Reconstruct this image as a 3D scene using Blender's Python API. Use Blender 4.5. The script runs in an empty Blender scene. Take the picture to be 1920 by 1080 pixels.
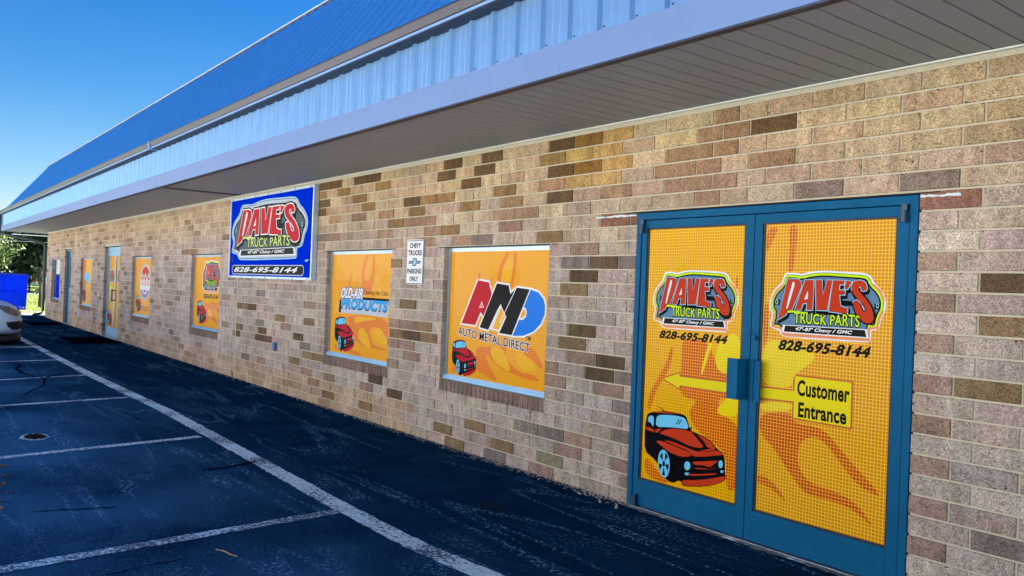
import bpy, bmesh, math, random
import numpy as np
from mathutils import Vector, Matrix
from mathutils.geometry import tessellate_polygon
from mathutils.bvhtree import BVHTree
random.seed(7); rng = np.random.default_rng(7)
S = bpy.context.scene
C = S.collection
# ------------------------------------------------------------------ camera
F, YAW, PITCH, ROLL = 1533.5, 0.65691, 0.00163, 0.03891
CAM = Vector((3.9653, -4.1280, 1.4496))
fw = Vector((-math.cos(YAW)*math.cos(PITCH), math.sin(YAW)*math.cos(PITCH), math.sin(PITCH)))
r_ = fw.cross(Vector((0, 0, 1))).normalized(); u_ = r_.cross(fw)
rt = r_*math.cos(ROLL)+u_*math.sin(ROLL); up = -r_*math.sin(ROLL)+u_*math.cos(ROLL)
cd = bpy.data.cameras.new('camera'); cam = bpy.data.objects.new('camera', cd); C.objects.link(cam)
cd.sensor_width = 36; cd.lens = F/1920*36; cd.clip_start = .05; cd.clip_end = 2000
cam.matrix_world = Matrix(((rt.x, up.x, -fw.x, CAM.x), (rt.y, up.y, -fw.y, CAM.y), (rt.z, up.z, -fw.z, CAM.z), (0, 0, 0, 1)))
S.camera = cam
# ------------------------------------------------------------------ light
EL, AZ = 47.0, 0.0                    # sun height, and its bearing from +Y towards +X (degrees)
w = bpy.data.worlds.new('World'); S.world = w; w.use_nodes = True
wn = w.node_tree; wn.nodes.clear()
sky = wn.nodes.new('ShaderNodeTexSky'); sky.sky_type = 'NISHITA'; sky.sun_disc = False
sky.sun_elevation = math.radians(EL); sky.sun_rotation = math.radians(AZ)
sky.air_density = 1.0; sky.dust_density = 1.0; sky.ozone_density = 2.2
hs = wn.nodes.new('ShaderNodeHueSaturation'); hs.inputs['Saturation'].default_value = 1.25
bg = wn.nodes.new('ShaderNodeBackground'); bg.inputs['Strength'].default_value = 0.05
wo = wn.nodes.new('ShaderNodeOutputWorld')
tnt = wn.nodes.new('ShaderNodeMix'); tnt.data_type = 'RGBA'; tnt.blend_type = 'MULTIPLY'; tnt.inputs['Factor'].default_value = 1; tnt.inputs['B'].default_value = (.05, .34, .62, 1)
wn.links.new(sky.outputs[0], hs.inputs['Color']); wn.links.new(hs.outputs[0], tnt.inputs['A']); # pale haze that gathers towards the horizon all the way round
tc = wn.nodes.new('ShaderNodeTexCoord'); sp = wn.nodes.new('ShaderNodeSeparateXYZ'); wn.links.new(tc.outputs['Generated'], sp.inputs[0])
ab = wn.nodes.new('ShaderNodeMath'); ab.operation = 'ABSOLUTE'; wn.links.new(sp.outputs[2], ab.inputs[0])
nz = wn.nodes.new('ShaderNodeTexNoise'); nz.inputs['Scale'].default_value = 2.2; nz.inputs['Detail'].default_value = 5
mpz = wn.nodes.new('ShaderNodeMapping'); mpz.inputs['Scale'].default_value = (1, 1, 4); wn.links.new(tc.outputs['Generated'], mpz.inputs[0]); wn.links.new(mpz.outputs[0], nz.inputs[0])
am = wn.nodes.new('ShaderNodeMath'); am.operation = 'MULTIPLY_ADD'; am.inputs[1].default_value = -.06; wn.links.new(nz.outputs[0], am.inputs[0]); wn.links.new(ab.outputs[0], am.inputs[2])
ex = wn.nodes.new('ShaderNodeMath'); ex.operation = 'MULTIPLY'; ex.inputs[1].default_value = -9.5; wn.links.new(am.outputs[0], ex.inputs[0])
ep = wn.nodes.new('ShaderNodeMath'); ep.operation = 'EXPONENT'; ep.use_clamp = True; wn.links.new(ex.outputs[0], ep.inputs[0])
hz = wn.nodes.new('ShaderNodeMix'); hz.data_type = 'RGBA'; hz.inputs['B'].default_value = (1.0, 3.1, 4.4, 1); wn.links.new(ep.outputs[0], hz.inputs['Factor']); wn.links.new(tnt.outputs['Result'], hz.inputs['A'])
ex2 = wn.nodes.new('ShaderNodeMath'); ex2.operation = 'MULTIPLY'; ex2.inputs[1].default_value = -17.0; wn.links.new(am.outputs[0], ex2.inputs[0])
ep2 = wn.nodes.new('ShaderNodeMath'); ep2.operation = 'EXPONENT'; ep2.use_clamp = True; wn.links.new(ex2.outputs[0], ep2.inputs[0])
hz2 = wn.nodes.new('ShaderNodeMix'); hz2.data_type = 'RGBA'; hz2.inputs['B'].default_value = (4.0, 4.3, 4.4, 1); wn.links.new(ep2.outputs[0], hz2.inputs['Factor']); wn.links.new(hz.outputs['Result'], hz2.inputs['A'])
wn.links.new(hz2.outputs['Result'], bg.inputs[0]); wn.links.new(bg.outputs[0], wo.inputs[0])
sl = bpy.data.lights.new('sun', 'SUN'); sl.energy = 5.0; sl.angle = math.radians(.5); sl.color = (1, .96, .89)
so = bpy.data.objects.new('sun', sl); C.objects.link(so)
e, a = math.radians(EL), math.radians(AZ)
sd = Vector((math.sin(a)*math.cos(e), math.cos(a)*math.cos(e), math.sin(e)))
so.rotation_euler = sd.to_track_quat('Z', 'Y').to_euler(); so.location = (0, 20, 30)
S.view_settings.view_transform = 'Standard'; S.view_settings.look = 'None'
S.view_settings.gamma = 1; S.view_settings.use_curve_mapping = False
S.view_settings.exposure = 2.35
S.render.engine = 'CYCLES'
S.render.resolution_x = 1024; S.render.resolution_y = 576
try:
    S.cycles.max_bounces = 6; S.cycles.diffuse_bounces = 4; S.cycles.glossy_bounces = 3
except Exception: pass

# ------------------------------------------------------------------ helpers
def lin(c, k=1.0):
    if isinstance(c, str):
        c = [int(c[i:i+2], 16)/255 for i in (0, 2, 4)]
        c = [(x/12.92 if x <= .04045 else ((x+.055)/1.055)**2.4) for x in c]
    return (c[0]*k, c[1]*k, c[2]*k, 1)
MATS = {}
def mat(name, col, rough=.6, metal=0, k=1.0, coat=0, spec=.5, bump=None, noise=None, coord='pos'):
    """plain procedural material; noise=(scale, amount) varies the colour, bump=(scale, strength, distance)"""
    if name in MATS: return MATS[name]
    m = bpy.data.materials.new(name); m.use_nodes = True; nt = m.node_tree; n = nt.nodes; b = n['Principled BSDF']
    c = lin(col, k)
    b.inputs['Base Color'].default_value = c; b.inputs['Roughness'].default_value = rough
    b.inputs['Metallic'].default_value = metal; b.inputs['Coat Weight'].default_value = coat
    b.inputs['Coat Roughness'].default_value = .08; b.inputs['Specular IOR Level'].default_value = spec
    if spec < .3 and not metal: b.inputs['Specular Tint'].default_value = (.35, .35, .35, 1) if spec else (.02, .06, .15, 1)
    if noise or bump:
        g = n.new('ShaderNodeNewGeometry')
    if noise:
        t = n.new('ShaderNodeTexNoise'); t.inputs['Scale'].default_value = noise[0]; t.inputs['Detail'].default_value = 5
        t.inputs['Roughness'].default_value = .65
        nt.links.new(g.outputs['Position'], t.inputs['Vector'])
        r = n.new('ShaderNodeMapRange'); r.inputs['From Min'].default_value = .3; r.inputs['From Max'].default_value = .7
        r.inputs['To Min'].default_value = 1-noise[1]; r.inputs['To Max'].default_value = 1+noise[1]
        nt.links.new(t.outputs[0], r.inputs[0])
        mx = n.new('ShaderNodeVectorMath'); mx.operation = 'SCALE'; mx.inputs[0].default_value = c[:3]
        nt.links.new(r.outputs[0], mx.inputs['Scale']); nt.links.new(mx.outputs[0], b.inputs['Base Color'])
    if bump:
        t = n.new('ShaderNodeTexNoise'); t.inputs['Scale'].default_value = bump[0]; t.inputs['Detail'].default_value = 6
        nt.links.new(g.outputs['Position'], t.inputs['Vector'])
        bp = n.new('ShaderNodeBump'); bp.inputs['Strength'].default_value = bump[1]; bp.inputs['Distance'].default_value = bump[2]
        nt.links.new(t.outputs[0], bp.inputs['Height']); nt.links.new(bp.outputs[0], b.inputs['Normal'])
    MATS[name] = m; return m

def M(name): return MATS[name]
def tag(o, label=None, cat=None, group=None, kind=None):
    for k, v in (('label', label), ('category', cat), ('group', group), ('kind', kind)):
        if v: o[k] = v
    return o
def empty(name, loc=(0, 0, 0), parent=None):
    o = bpy.data.objects.new(name, None); C.objects.link(o); o.location = loc
    if parent: o.parent = parent
    o.empty_display_size = .1
    return o
class MB:
    def __init__(s): s.v = []; s.f = []; s.m = []; s.col = []
    def poly(s, pts, mi=0):
        i = len(s.v); s.v += [tuple(p) for p in pts]; s.f.append(tuple(range(i, i+len(pts)))); s.m.append(mi)
    def box(s, x0, x1, y0, y1, z0, z1, mi=0):
        i = len(s.v)
        s.v += [(x0, y0, z0), (x1, y0, z0), (x1, y1, z0), (x0, y1, z0), (x0, y0, z1), (x1, y0, z1), (x1, y1, z1), (x0, y1, z1)]
        for q in ((0, 1, 5, 4), (1, 2, 6, 5), (2, 3, 7, 6), (3, 0, 4, 7), (4, 5, 6, 7), (3, 2, 1, 0)):
            s.f.append(tuple(i+k for k in q)); s.m.append(mi)
        return s
    def prism(s, prof, x0, x1, axis='x', mi=0, cap=True):
        """profile of (a,b) pairs extruded along an axis"""
        i = len(s.v); n = len(prof)
        for t in (x0, x1):
            for a_, b_ in prof:
                s.v.append({'x': (t, a_, b_), 'y': (a_, t, b_), 'z': (a_, b_, t)}[axis])
        for k in range(n):
            s.f.append((i+k, i+(k+1) % n, i+n+(k+1) % n, i+n+k)); s.m.append(mi)
        if cap:
            s.f.append(tuple(range(i+n-1, i-1, -1))); s.m.append(mi); s.f.append(tuple(range(i+n, i+2*n))); s.m.append(mi)
        return s
    def tube(s, pts, r, n=8, mi=0, cap=True, squash=1):
        pts = [Vector(p) for p in pts]; rings = []
        for k, p in enumerate(pts):
            d = (pts[min(k+1, len(pts)-1)]-pts[max(k-1, 0)]).normalized()
            a_ = d.cross(Vector((0, 0, 1)));
            if a_.length < .1: a_ = d.cross(Vector((0, 1, 0)))
            a_.normalize(); b_ = d.cross(a_)
            rr = r[k] if isinstance(r, (list, tuple)) else r
            i = len(s.v); rings.append(i)
            for j in range(n):
                t = 2*math.pi*j/n; s.v.append(tuple(p+a_*math.cos(t)*rr+b_*math.sin(t)*rr*squash))
        for k in range(len(rings)-1):
            for j in range(n):
                s.f.append((rings[k]+j, rings[k]+(j+1) % n, rings[k+1]+(j+1) % n, rings[k+1]+j)); s.m.append(mi)
        if cap:
            s.f.append(tuple(rings[0]+j for j in range(n-1, -1, -1))); s.m.append(mi)
            s.f.append(tuple(rings[-1]+j for j in range(n))); s.m.append(mi)
        return s
    def mesh(s, name, mats):
        me = bpy.data.meshes.new(name); me.from_pydata(s.v, [], s.f)
        for m in (mats if isinstance(mats, (list, tuple)) else [mats]): me.materials.append(m)
        if any(s.m): me.polygons.foreach_set('material_index', s.m)
        me.update(); return me
    def build(s, name, mats, parent=None, loc=(0, 0, 0), smooth=False, bevel=0):
        me = s.mesh(name, mats)
        bm = bmesh.new(); bm.from_mesh(me); bmesh.ops.recalc_face_normals(bm, faces=bm.faces)
        if bevel: bmesh.ops.bevel(bm, geom=bm.edges[:], offset=bevel, segments=1, affect='EDGES', clamp_overlap=True)
        bm.to_mesh(me); bm.free()
        if smooth: me.polygons.foreach_set('use_smooth', [True]*len(me.polygons))
        o = bpy.data.objects.new(name, me); C.objects.link(o); o.location = loc
        if parent: o.parent = parent
        return o
def link(name, me, parent=None, loc=(0, 0, 0), scale=None, color=None):
    o = bpy.data.objects.new(name, me); C.objects.link(o); o.location = loc
    if parent: o.parent = parent
    if scale: o.scale = scale
    if color: o.color = color
    return o
# measured photo crops -> metric coordinates on a plane y = Y of the place
def ray(px, py): return fw+rt*((px-960)/F)-up*((py-540)/F)
def on_wall(px, py, Y=0.0):
    d = ray(px, py); p = CAM+d*((Y-CAM.y)/d.y); return (p.x, p.z)
def on_ground(px, py, Z=0.0):
    d = ray(px, py); p = CAM+d*((Z-CAM.z)/d.z); return (p.x, p.y)
def crop(x0, y0, s, Y=0.0):
    def f(*pts): return [on_wall(x0+a*s, y0+b*s, Y) for a, b in pts]
    return f

# ------------------------------------------------------------------ flat print: layered polygons, 0.25 mm per layer
def area2(p): return sum(p[i][0]*p[(i+1) % len(p)][1]-p[(i+1) % len(p)][0]*p[i][1] for i in range(len(p)))/2
def offset(poly, d):
    """grow (d>0) or shrink a closed polygon with limited mitres"""
    p = poly if area2(poly) > 0 else poly[::-1]
    n = len(p); out = []
    for i in range(n):
        a_, b_, c_ = Vector(p[i-1]), Vector(p[i]), Vector(p[(i+1) % n])
        e1 = (b_-a_); e2 = (c_-b_)
        if e1.length < 1e-9 or e2.length < 1e-9: out.append(tuple(b_)); continue
        n1 = Vector((e1.y, -e1.x)).normalized(); n2 = Vector((e2.y, -e2.x)).normalized()
        m = n1+n2
        if m.length < .2: out.append(tuple(b_+n1*d)); continue
        m.normalize(); k = 1/max(.55, m.dot(n1)); q = b_+m*d*k; out.append((q.x, q.y))
    return out
def smooth(poly, it=2):
    for _ in range(it):
        q = []
        for i in range(len(poly)):
            a_, b_ = poly[i], poly[(i+1) % len(poly)]
            q += [(a_[0]*.75+b_[0]*.25, a_[1]*.75+b_[1]*.25), (a_[0]*.25+b_[0]*.75, a_[1]*.25+b_[1]*.75)]
        poly = q
    return poly
class Print:
    def __init__(s): s.mb = MB(); s.mats = []; s.lay = 0
    def mi(s, m):
        if m not in s.mats: s.mats.append(m)
        return s.mats.index(m)
    def up(s): s.lay += 1; return s
    def y(s): s.n = getattr(s, 'n', 0)+1; return -s.lay*.00003-s.n*.000022
    def tri(s, pts2, tris, m):
        i = len(s.mb.v); y = s.y(); s.mb.v += [(p[0], y, p[1]) for p in pts2]; k = s.mi(m)
        for t in tris:
            s.mb.f.append(tuple(i+j for j in t)); s.mb.m.append(k)
    def fill(s, poly, m, holes=()):
        loops = [[Vector((p[0], p[1], 0)) for p in q] for q in (poly, *holes)]
        s.tri([p for q in (poly, *holes) for p in q], tessellate_polygon(loops), m); return s
    def ring(s, poly, w0, w1, m):
        a_ = offset(poly, w0); b_ = offset(poly, w1); n = len(a_)
        s.tri(a_+b_, [(i, (i+1) % n, n+(i+1) % n, n+i) for i in range(n)], m); return s
    def stroke(s, path, wd, m, closed=False):
        n = len(path); L = []; R = []
        for i in range(n):
            b_ = Vector(path[i]); a_ = Vector(path[i-1]) if (i or closed) else None; c_ = Vector(path[(i+1) % n]) if (i < n-1 or closed) else None
            d1 = (b_-a_).normalized() if a_ is not None else (c_-b_).normalized(); d2 = (c_-b_).normalized() if c_ is not None else d1
            n1 = Vector((-d1.y, d1.x)); n2 = Vector((-d2.y, d2.x)); m_ = (n1+n2)
            m_ = n1 if m_.length < .2 else m_.normalized(); k = 1/max(.6, m_.dot(n1))
            wi = wd[i] if isinstance(wd, (list, tuple)) else wd
            L.append(tuple(b_+m_*k*wi/2)); R.append(tuple(b_-m_*k*wi/2))
        r = range(n if closed else n-1)
        s.tri(L+R, [(i, (i+1) % n, n+(i+1) % n, n+i) for i in r], m); return s
    def text(s, txt, x0, z0, x1, z1, m, bold=.03, shear=0, warp=None, sub=None):
        V, Fc = text_mesh(txt, bold, shear)
        lo = V.min(0); hi = V.max(0)
        ref, _ = text_mesh(txt, sub, shear) if sub is not None else (V, None)   # fit to the plain face, so outlines grow around it
        lo, hi = ref.min(0), ref.max(0)
        P = [((p[0]-lo[0])/(hi[0]-lo[0]), (p[1]-lo[1])/(hi[1]-lo[1])) for p in V]
        if warp: P = [warp(a_, b_) for a_, b_ in P]
        P = [(x0+a_*(x1-x0), z0+b_*(z1-z0)) for a_, b_ in P]
        par = list(range(len(P)))                      # every glyph on its own thin layer
        def find(i):
            while par[i] != i: par[i] = par[par[i]]; i = par[i]
            return i
        for f in Fc:
            for j in f[1:]: par[find(j)] = find(f[0])
        comp = {}
        for f in Fc: comp.setdefault(find(f[0]), []).append(f)
        if len(comp) > 40: s.tri(P, Fc, m); return s
        for fs in comp.values():
            ids = sorted({j for f in fs for j in f}); ix = {j: k for k, j in enumerate(ids)}
            n_ = getattr(s, 'n', 0); s.tri([P[j] for j in ids], [tuple(ix[j] for j in f) for f in fs], m); s.n = n_+.35
        s.n += 1
        return s
    def build(s, name, parent, loc=(0, 0, 0)):
        me = s.mb.mesh(name, s.mats)
        bm = bmesh.new(); bm.from_mesh(me)
        for f in bm.faces:
            f.normal_update()
            if f.normal.y > 0: f.normal_flip()
        bm.to_mesh(me); bm.free()
        o = bpy.data.objects.new(name, me); C.objects.link(o); o.location = loc
        if parent: o.parent = parent
        return o
_TC = {}
def text_mesh(txt, bold, shear):
    key = (txt, bold, shear)
    if key in _TC: return _TC[key]
    cu = bpy.data.curves.new('lettering', 'FONT'); cu.body = txt; cu.size = 1; cu.offset = bold; cu.shear = shear; cu.resolution_u = 4
    cu.space_character = 1.04
    o = bpy.data.objects.new('lettering', cu); C.objects.link(o)
    bpy.context.view_layer.update()
    me = o.evaluated_get(bpy.context.evaluated_depsgraph_get()).to_mesh()
    V = np.array([v.co[:2] for v in me.vertices]); Fc = [tuple(p.vertices) for p in me.polygons]
    bpy.data.objects.remove(o); bpy.data.curves.remove(cu)
    _TC[key] = (V, Fc); return _TC[key]

KP = .80    # printed colours as photographed -> surface colours
def ink(name, hexc, k=None, rough=.45): return mat('ink '+name, hexc, rough, coat=.03, k=k or KP, spec=.08)
WHITE = ink('white', 'f4f8f8'); BLACK = ink('black', '02030a'); DARK = ink('soft black', '16160f'); RED = ink('red', 'cc3c1a'); CRIM = ink('crimson', 'c81028')
CYAN = ink('cyan', '74d2f6'); LIME = ink('lime', 'cdf418'); ORNG = ink('salmon', 'f59a68'); SLATE = ink('slate', '6288a8'); PALE = ink('pale blue', 'aad8ee')
BLUE = mat('sign blue', '0030d4', .5, k=.8, spec=0); SKYB = ink('bright blue', '1280ee'); YELL = ink('arrow yellow', 'f2e01a'); RIM = ink('rust outline', 'c86030'); SILV = ink('silver', 'c4cede')
PALEG = ink('pale green', 'd6ec8c'); NAVY = ink('navy', '0a2040'); LILA = ink('lilac', 'a888d0'); PINK = ink('pink', 'eec0b8')
def film(name, line, cell, k=KP, pitch=.0192, lw=.22):
    """printed perforated film: squares of one ink between ruled lines of another"""
    m = bpy.data.materials.new('film '+name); m.use_nodes = True; nt = m.node_tree; n = nt.nodes; b = n['Principled BSDF']
    g = n.new('ShaderNodeNewGeometry'); sx = n.new('ShaderNodeSeparateXYZ'); nt.links.new(g.outputs['Position'], sx.inputs[0])
    outs = []
    for ax, pp in ((0, pitch), (2, pitch)):
        d = n.new('ShaderNodeMath'); d.operation = 'DIVIDE'; d.inputs[1].default_value = pp; nt.links.new(sx.outputs[ax], d.inputs[0])
        fr = n.new('ShaderNodeMath'); fr.operation = 'FRACT'; nt.links.new(d.outputs[0], fr.inputs[0])
        gt = n.new('ShaderNodeMath'); gt.operation = 'GREATER_THAN'; gt.inputs[1].default_value = lw; nt.links.new(fr.outputs[0], gt.inputs[0]); outs.append(gt)
    mu = n.new('ShaderNodeMath'); mu.operation = 'MULTIPLY'; nt.links.new(outs[0].outputs[0], mu.inputs[0]); nt.links.new(outs[1].outputs[0], mu.inputs[1])
    mx = n.new('ShaderNodeMix'); mx.data_type = 'RGBA'; nt.links.new(mu.outputs[0], mx.inputs['Factor'])
    mx.inputs['A'].default_value = lin(line, k); mx.inputs['B'].default_value = lin(cell, k)
    nt.links.new(mx.outputs['Result'], b.inputs['Base Color']); b.inputs['Roughness'].default_value = .4; b.inputs['Specular IOR Level'].default_value = .1; b.inputs['Specular Tint'].default_value = (.3, .3, .3, 1); b.inputs['Coat Weight'].default_value = .12; b.inputs['Coat Roughness'].default_value = .05
    wv_ = n.new('ShaderNodeTexNoise'); wv_.inputs['Scale'].default_value = 2.4; nt.links.new(g.outputs['Position'], wv_.inputs['Vector'])
    wb = n.new('ShaderNodeBump'); wb.inputs['Strength'].default_value = .35; wb.inputs['Distance'].default_value = .01; nt.links.new(wv_.outputs[0], wb.inputs['Height']); nt.links.new(wb.outputs[0], b.inputs['Coat Normal'])
    return m
FA = film('amber', 'ffd000', 'e49a00'); FR = film('red', 'ffb020', 'cc4400'); FY = film('yellow', 'fbe800', 'f0d400')
FA2 = film('pale amber', 'ffd828', 'e08820'); FR2 = film('pale red', 'ffb830', 'c03c14'); FY2 = film('pale yellow', 'fbe428', 'ecca20')  # right leaf inks, paled to paint in the reflection on its glass
FW = film('window amber', 'ffbe20', 'ee9c08'); FWR = film('window red', 'ffa030', 'e26c1c'); FWY = film('window yellow', 'ffca20', 'f2ac0a')

# ------------------------------------------------------------------ building materials
def brick_material(name, src):
    m = bpy.data.materials.new(name); m.use_nodes = True; nt = m.node_tree; n = nt.nodes; b = n['Principled BSDF']; L = nt.links.new
    if src == 'object': c = n.new('ShaderNodeObjectInfo'); co = c.outputs['Color']
    else: c = n.new('ShaderNodeAttribute'); c.attribute_name = 'tint'; co = c.outputs['Color']
    g = n.new('ShaderNodeNewGeometry')
    mp = n.new('ShaderNodeMapping'); mp.inputs['Scale'].default_value = (1.0, 1.0, .35); L(g.outputs['Position'], mp.inputs[0])
    blot = n.new('ShaderNodeTexNoise'); blot.inputs['Scale'].default_value = 13; blot.inputs['Detail'].default_value = 3; L(mp.outputs[0], blot.inputs[0])
    fine = n.new('ShaderNodeTexNoise'); fine.inputs['Scale'].default_value = 60; fine.inputs['Detail'].default_value = 4; fine.inputs['Distortion'].default_value = 2.2; L(g.outputs['Position'], fine.inputs[0])
    spk = n.new('ShaderNodeTexNoise'); spk.inputs['Scale'].default_value = 190; spk.inputs['Detail'].default_value = 2; L(g.outputs['Position'], spk.inputs[0])
    def rng_(o, a0, a1, b0, b1):
        r = n.new('ShaderNodeMapRange'); r.inputs[1].default_value = a0; r.inputs[2].default_value = a1; r.inputs[3].default_value = b0; r.inputs[4].default_value = b1; L(o, r.inputs[0]); return r.outputs[0]
    def mul(a_, b_):
        r = n.new('ShaderNodeMath'); r.operation = 'MULTIPLY'; L(a_, r.inputs[0]); L(b_, r.inputs[1]); return r.outputs[0]
    f = mul(rng_(blot.outputs[0], .3, .7, .78, 1.22), rng_(fine.outputs[0], .34, .66, .48, 1.5))
    f = mul(f, rng_(spk.outputs[0], .3, .7, .78, 1.2))
    wide = n.new('ShaderNodeTexNoise'); wide.inputs['Scale'].default_value = 1.1; wide.inputs['Detail'].default_value = 6; wide.inputs['Roughness'].default_value = .6; L(mp.outputs[0], wide.inputs[0])
    f = mul(f, rng_(wide.outputs[0], .34, .66, .78, 1.12))
    v = n.new('ShaderNodeVectorMath'); v.operation = 'SCALE'; L(co, v.inputs[0]); L(f, v.inputs['Scale'])
    # pinkish blush in broad vertical patches
    bl2 = n.new('ShaderNodeTexNoise'); bl2.inputs['Scale'].default_value = 7; L(mp.outputs[0], bl2.inputs[0])
    mx = n.new('ShaderNodeMix'); mx.data_type = 'RGBA'; mx.blend_type = 'MULTIPLY'; L(rng_(bl2.outputs[0], .45, .65, 0, .4), mx.inputs['Factor'])
    L(v.outputs[0], mx.inputs['A']); mx.inputs['B'].default_value = (.94, .82, .80, 1)
    L(mx.outputs['Result'], b.inputs['Base Color']); b.inputs['Roughness'].default_value = .9; b.inputs['Specular IOR Level'].default_value = .2
    bp = n.new('ShaderNodeBump'); bp.inputs['Strength'].default_value = .7; bp.inputs['Distance'].default_value = .004; L(fine.outputs[0], bp.inputs['Height']); L(bp.outputs[0], b.inputs['Normal'])
    return m
BR_O = brick_material('rough brick', 'object'); BR_A = brick_material('rough brick field', 'attr')
MORT = mat('mortar', 'beb69e', .95, k=1, noise=(60, .12), bump=(120, .4, .002))
CAULK = mat('white caulk', 'ccd8dc', .6, bump=(80, .8, .004))
TEAL = mat('teal door paint', '086c9c', .5, spec=.2, k=.60, noise=(3, .12), bump=(6, .05, .002))
TEALD = mat('dark teal gasket', '06141e', .5)
ALU = mat('anodised aluminium', '9fb4c8', .35, metal=.6, noise=(4, .08))
ALUL = mat('pale aluminium', '86b6da', .35, metal=.35, noise=(4, .06))
GALV = mat('galvanised sheet', '74a0cc', .40, metal=.65, noise=(5, .05), bump=(3, .12, .01))
ROOFM = mat('galvanised roof sheet', '64c4ff', .32, metal=.75, noise=(3, .05))
TRIM = mat('fascia trim', '6884b0', .5, metal=.1, noise=(2, .05), bump=(2.5, .1, .01))
GUTT = mat('gutter metal', '34343e', .4, metal=.25)
GUTL = mat('gutter pale lip', '8cb0dc', .35, metal=.3)
SOFF = mat('taupe soffit', '969698', .55, k=.95, noise=(1.5, .05))
SOFD = mat('dark taupe channel', '4a3c3a', .6, k=.8)
WTRIM = mat('white vinyl trim', 'e8eadc', .5)
SCREW = mat('screw head', '1c2430', .4, metal=.6)
ROOFB = mat('roof membrane', '9a9a94', .9)
DARKG = mat('dark gasket', '0c0c10', .5)

# ------------------------------------------------------------------ THE BUILDING
X0, X1 = -25.5, 6.2           # wall ends
CO = .1016; ZB = -.0074        # brick course height, first bed joint
ZT = 2.67
store = empty('store_building', (0, 0, 0))
tag(store, 'long single storey brick shop with blue metal mansard roof and printed orange windows', 'building')
# openings: (x0, x1, z0, z1)
WIN = [(-2.44, -.93, .60, 1.812), (-4.96, -3.44, .60, 1.812), (-10.26, -8.76, .60, 1.82), (-14.36, -12.86, .60, 1.82), (-19.92, -18.46, .60, 1.83), (-24.5, -23.06, .62, 1.84)]
DOORS = [(0.0, 1.946, -.05, 2.012), (-17.06, -15.48, -.05, 2.07), (-22.26, -21.32, -.05, 2.085)]
OPEN = WIN+DOORS
def cutout(x0, x1, z0, z1, subs):
    """rectangle minus opening rectangles, as boxes in a column sweep"""
    xs = sorted({x0, x1, *[v for s_ in subs for v in s_[:2] if x0 < v < x1]}); out = []
    for a_, b_ in zip(xs, xs[1:]):
        segs = [(z0, z1)]
        for s_ in subs:
            if s_[0] < b_-1e-6 and s_[1] > a_+1e-6:
                ns = []
                for p, q in segs:
                    if s_[2] > p: ns.append((p, min(q, s_[2])))
                    if s_[3] < q: ns.append((max(p, s_[3]), q))
                segs = [t for t in ns if t[1]-t[0] > 1e-4]
        out += [(a_, b_, p, q) for p, q in segs]
    return out
mb = MB()
for a_, b_, p, q in cutout(X0+.012, X1, -.1, ZT+.02, [(o_[0]-.007, o_[1]+.007, o_[2]-(.108 if o_ in WIN else 0), o_[3]+.006) for o_ in OPEN]):
    mb.box(a_, b_, .0095, .2, p, q)
for o_ in WIN: mb.box(o_[0]-.006, o_[1]+.006, .012, .2, o_[2]-.108, o_[2]-.006)       # mortar behind the sill bricks
mb.build('mortar_bed', MORT, store)
# hidden rest of the shell
mb = MB(); mb.box(X0+.02, X0+.2, .2, 10, -.1, ZT+.3); mb.box(X1-.2, X1, .2, 10, -.1, ZT+.3); mb.box(X0+.02, X1, 10, 10.2, -.1, ZT+.3); mb.box(X0+.2, X1-.2, .2, 10, ZT+.1, ZT+.2)
mb.build('side_and_rear_wall', MORT, store)
mb = MB(); mb.box(X0+.2, X1-.2, .9, 1.0, -.1, ZT+.1); mb.build('inner_partition', DARKG, store)

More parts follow.
